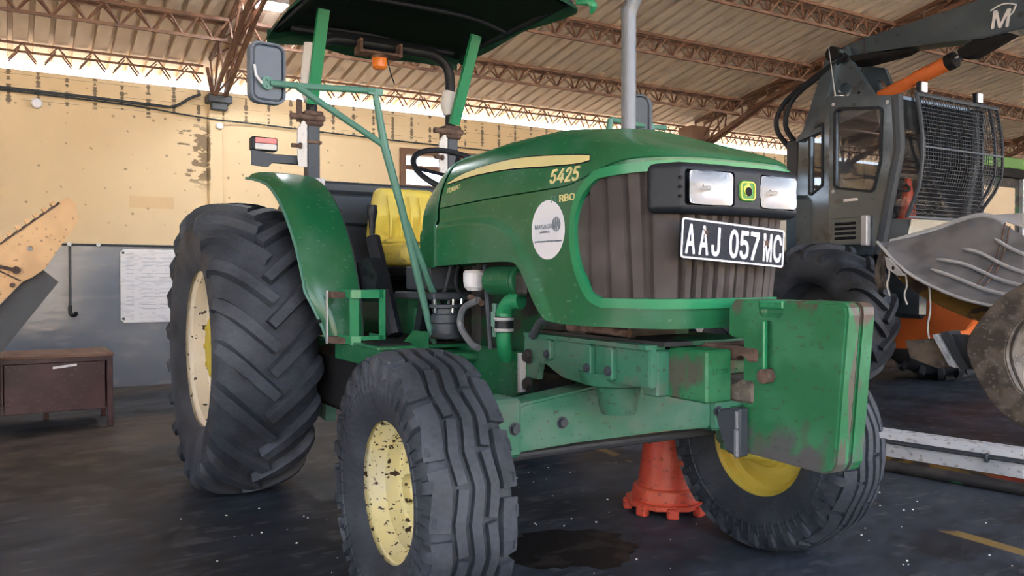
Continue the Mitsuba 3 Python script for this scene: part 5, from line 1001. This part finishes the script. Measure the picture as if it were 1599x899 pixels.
# ================================================================== things on the floor
def cone(name, label, c, sc_=1.0, rz=0, lean=0):
    t = thing(name, label, 'traffic cone')
    def tf(m): m = m.copy(); m.vertices = np.array(m.vertices) * sc_; return move(m, c, rz=rz)
    base = Polygon([(0.19 * math.cos(a), 0.19 * math.sin(a)) for a in np.arange(8) * math.pi / 4 + math.pi / 8])
    obj('base', tf(cat(prism(base, 'z', 0.03, 0.05, 0.003), *[box(0.155, 0.195, -0.025, 0.025, 0.0, 0.045, 0.006).apply_transform(trimesh.transformations.rotation_matrix(a, [0, 0, 1])) for a in np.arange(8) * math.pi / 4])), 'cone_plastic', t, 'notched base with small feet')
    obj('collar', tf(lathe([(0.155, 0.05), (0.158, 0.065), (0.150, 0.105), (0.142, 0.112), (0.126, 0.112)], 'z', n=40)), 'cone_plastic', t)
    obj('body', tf(lathe([(0.128, 0.11), (0.124, 0.15), (0.101, 0.34), (0.045, 0.70), (0.024, 0.71), (0.02, 0.69)], 'z', n=40)), 'cone_plastic', t)
    for z in (0.17, 0.31): obj('lug', tf(box(0.06, 0.125 - 0.3 * (z - 0.2) * 0.4, -0.012, 0.012, z - 0.012, z + 0.012).apply_transform(trimesh.transformations.rotation_matrix(0.95, [0, 0, 1]))), 'cone_plastic', t)
cone('traffic_cone', 'faded red traffic cone on the floor beside the front wheel', (-0.575, 0.775, 0.0), 1.02, 12)
cone('traffic_cone', 'small red traffic cone behind the windscreen mesh of the forestry machine', (-2.62, 5.74, 1.585), 0.64)
t = thing('floor_beam', 'grey-white painted steel beam lying on the floor with a rod along it', 'beam')
ba, bb = np.array([-1.2, 2.24]), np.array([1.6, 2.72]); dirb = (bb - ba) / np.linalg.norm(bb - ba); ang = math.degrees(math.atan2(dirb[1], dirb[0])); Lb = np.linalg.norm(bb - ba)
def bt(m): return move(m, (ba[0], ba[1], 0), rz=ang)
obj('web', bt(prism([(0.0, 0.068), (0.012, 0.068), (0.012, 0.165), (0.05, 0.195), (0.16, 0.20), (0.16, 0.19), (0.05, 0.09), (0.03, 0.068)], 'x', 0, Lb)), 'beam_paint', t, 'pale painted flange')
obj('rod', bt(cat(tube([(0, 0.0, 0.148), (Lb * 0.55, -0.002, 0.150), (Lb, 0.0, 0.147)], 0.008, 8), tube([(0, 0.006, 0.160), (Lb, 0.006, 0.160)], 0.006, 8))), 'dark_steel', t, 'thin dark rod')
obj('clamp', bt(cat(lathe([(0.018 + 0.008 * math.cos(a), 0.008 * math.sin(a)) for a in np.arange(8) * math.pi / 4], 'x', (1.20, 0.0, 0.148), 20, True))), 'dark_steel', t)
obj('base_timber', bt(box(0, Lb, 0.016, 0.15, 0.0, 0.067, 0.004)), 'timber', t, 'yellow and red painted timber')
t = thing('floor_pipe', 'dark steel pipe lying on the floor in front of the beam', 'pipe')
obj('tube', bt(tube([(0.1, -0.06, 0.032), (Lb - 0.1, -0.06, 0.032)], 0.031, 16)), 'engine_dirty', t)
# desk
t = thing('desk', 'low maroon metal bench desk against the wall behind the rear tyre', 'desk')
obj('desk_top', box(-4.80, -4.22, -2.75, -1.19, 0.505, 0.525, 0.004), 'desk_top', t, 'dusty brown desk top')
obj('apron', box(-4.245, -4.225, -2.74, -1.20, 0.475, 0.506), 'desk_paint', t)
obj('drawer_front', box(-4.25, -4.235, -1.865, -1.245, 0.13, 0.472, 0.003), 'desk_paint', t, 'scratched maroon front panel'); obj('label_strip', move(box(-4.2345, -4.2335, -0.075, 0.075, -0.008, 0.008), (0, -1.50, 0.445), rx=6), 'white_paint', t, 'white paper label')
obj('end_panel', cat(box(-4.78, -4.245, -1.235, -1.225, 0.13, 0.50), box(-4.78, -4.76, -2.7, -1.22, 0.13, 0.50), box(-4.78, -4.25, -1.88, -1.87, 0.13, 0.5)), 'desk_paint', t)
for x, y in ((-4.245, -1.215), (-4.765, -1.215), (-4.765, -1.6), (-4.245, -2.72), (-4.765, -2.72)): obj('leg', box(x - 0.018, x + 0.018, y - 0.018, y + 0.018, 0.0, 0.505, 0.003), 'desk_paint', t)
# loader arm at the left
t = thing('loader_arm', 'cream-orange painted loader arm with rusty toothed edge and grey blade, at the left', 'machine arm')
plate = [(-2.85, 0.40), (-2.40, 0.86), (-1.874, 1.286), (-1.523, 1.575), (-1.495, 1.578), (-1.458, 1.545), (-1.444, 1.432), (-1.634, 1.121), (-1.70, 1.07), (-1.757, 1.04), (-1.878, 0.901), (-2.35, 0.35)]
pm = prism(poly_hole(plate, Point(-1.714, 1.249).buffer(0.016)), 'x', -3.78, -3.70, 0.003)
pl = obj('arm_plate', pm, 'loader_paint', t, 'cream-orange steel plate', 20)
for i in range(13):
    y = -1.58 - i * 0.048; z = 1.286 + (y + 1.874) * 0.823
    obj('tooth', move(box(-0.09, 0.012, -0.013, 0.013, -0.006, 0.022), (-3.70, y, z + 0.004), rx=39), 'loader_paint', pl)
obj('rust_edge', bar((-3.70, -2.30, 0.928), (-3.70, -1.55, 1.545), 0.02, 0.014), 'rust', pl, 'rusty upper edge')
obj('hinge_line', cat(bar((-3.697, -1.90, 1.12), (-3.697, -1.765, 1.045), 0.006, 0.01), bar((-3.697, -1.90, 1.12), (-3.697, -1.93, 1.25), 0.006, 0.01)), 'rust', pl)
obj('latch', cat(bar((-3.685, -1.90, 1.14), (-3.685, -1.80, 1.115), 0.018, 0.022), cyl((-3.70, -1.79, 1.113), (-3.665, -1.79, 1.113), 0.024, 12)), 'rust', t, 'rusty latch handle'); obj('bolt', cyl((-3.705, -1.81, 1.02), (-3.68, -1.81, 1.02), 0.016, 10), 'rust', t)
obj('blade', prism([(-1.64, 1.115), (-1.553, 1.039), (-1.88, 0.584), (-2.3, 0.0), (-2.75, 0.0), (-1.87, 0.90), (-1.75, 1.045)], 'x', -3.86, -3.80, 0.004), 'dark_steel', t, 'dark grey blade', 20)
obj('cross_tube', cat(box(-3.90, -3.70, -3.1, -2.5, 0.0, 0.65, 0.02)), 'loader_paint', t)
# oil stain and grit on the floor
rr_ = np.random.RandomState(3); an = np.linspace(0, 2 * np.pi, 60, endpoint=False); rad = 1 + 0.10 * np.sin(3 * an + 1) + 0.06 * np.sin(7 * an) + 0.05 * rr_.randn(60)
blob = Polygon(np.c_[-0.36 + 0.26 * rad * np.cos(an) * 0.9 + 0.06 * rad * np.sin(an), 0.03 + 0.30 * rad * np.sin(an)]).buffer(0.008).buffer(-0.004)
t = thing('oil_stain', 'black oil patch on the floor beside the front tyre', 'stain'); k = obj('patch', prism(blob, 'z', 0.0005, 0.002), 'oil', t)
grit = []
for i in range(170):
    x, y = rnd.uniform(-1.6, 1.0), rnd.uniform(-1.2, 2.0)
    if math.hypot(x + 0.575, y - 0.775) < 0.25 or blob.buffer(0.02).contains(Point(x, y)) or (abs(x) < 0.3 and 0.6 < abs(y) < 0.95): continue
    s_ = rnd.uniform(0.0025, 0.006)
    grit.append(hull([(x + s_ * math.cos(a) * rnd.uniform(0.5, 1), y + s_ * math.sin(a) * rnd.uniform(0.5, 1), z * s_) for a in (0.2, 1.5, 2.9, 4.4) for z in (0.02, 0.7)]))
k = obj('floor_grit', cat(grit), 'foam_white', None, None, False); labels[k] = {'label': 'pale grit and chips scattered on the dark floor', 'category': 'grit', 'kind': 'stuff'}
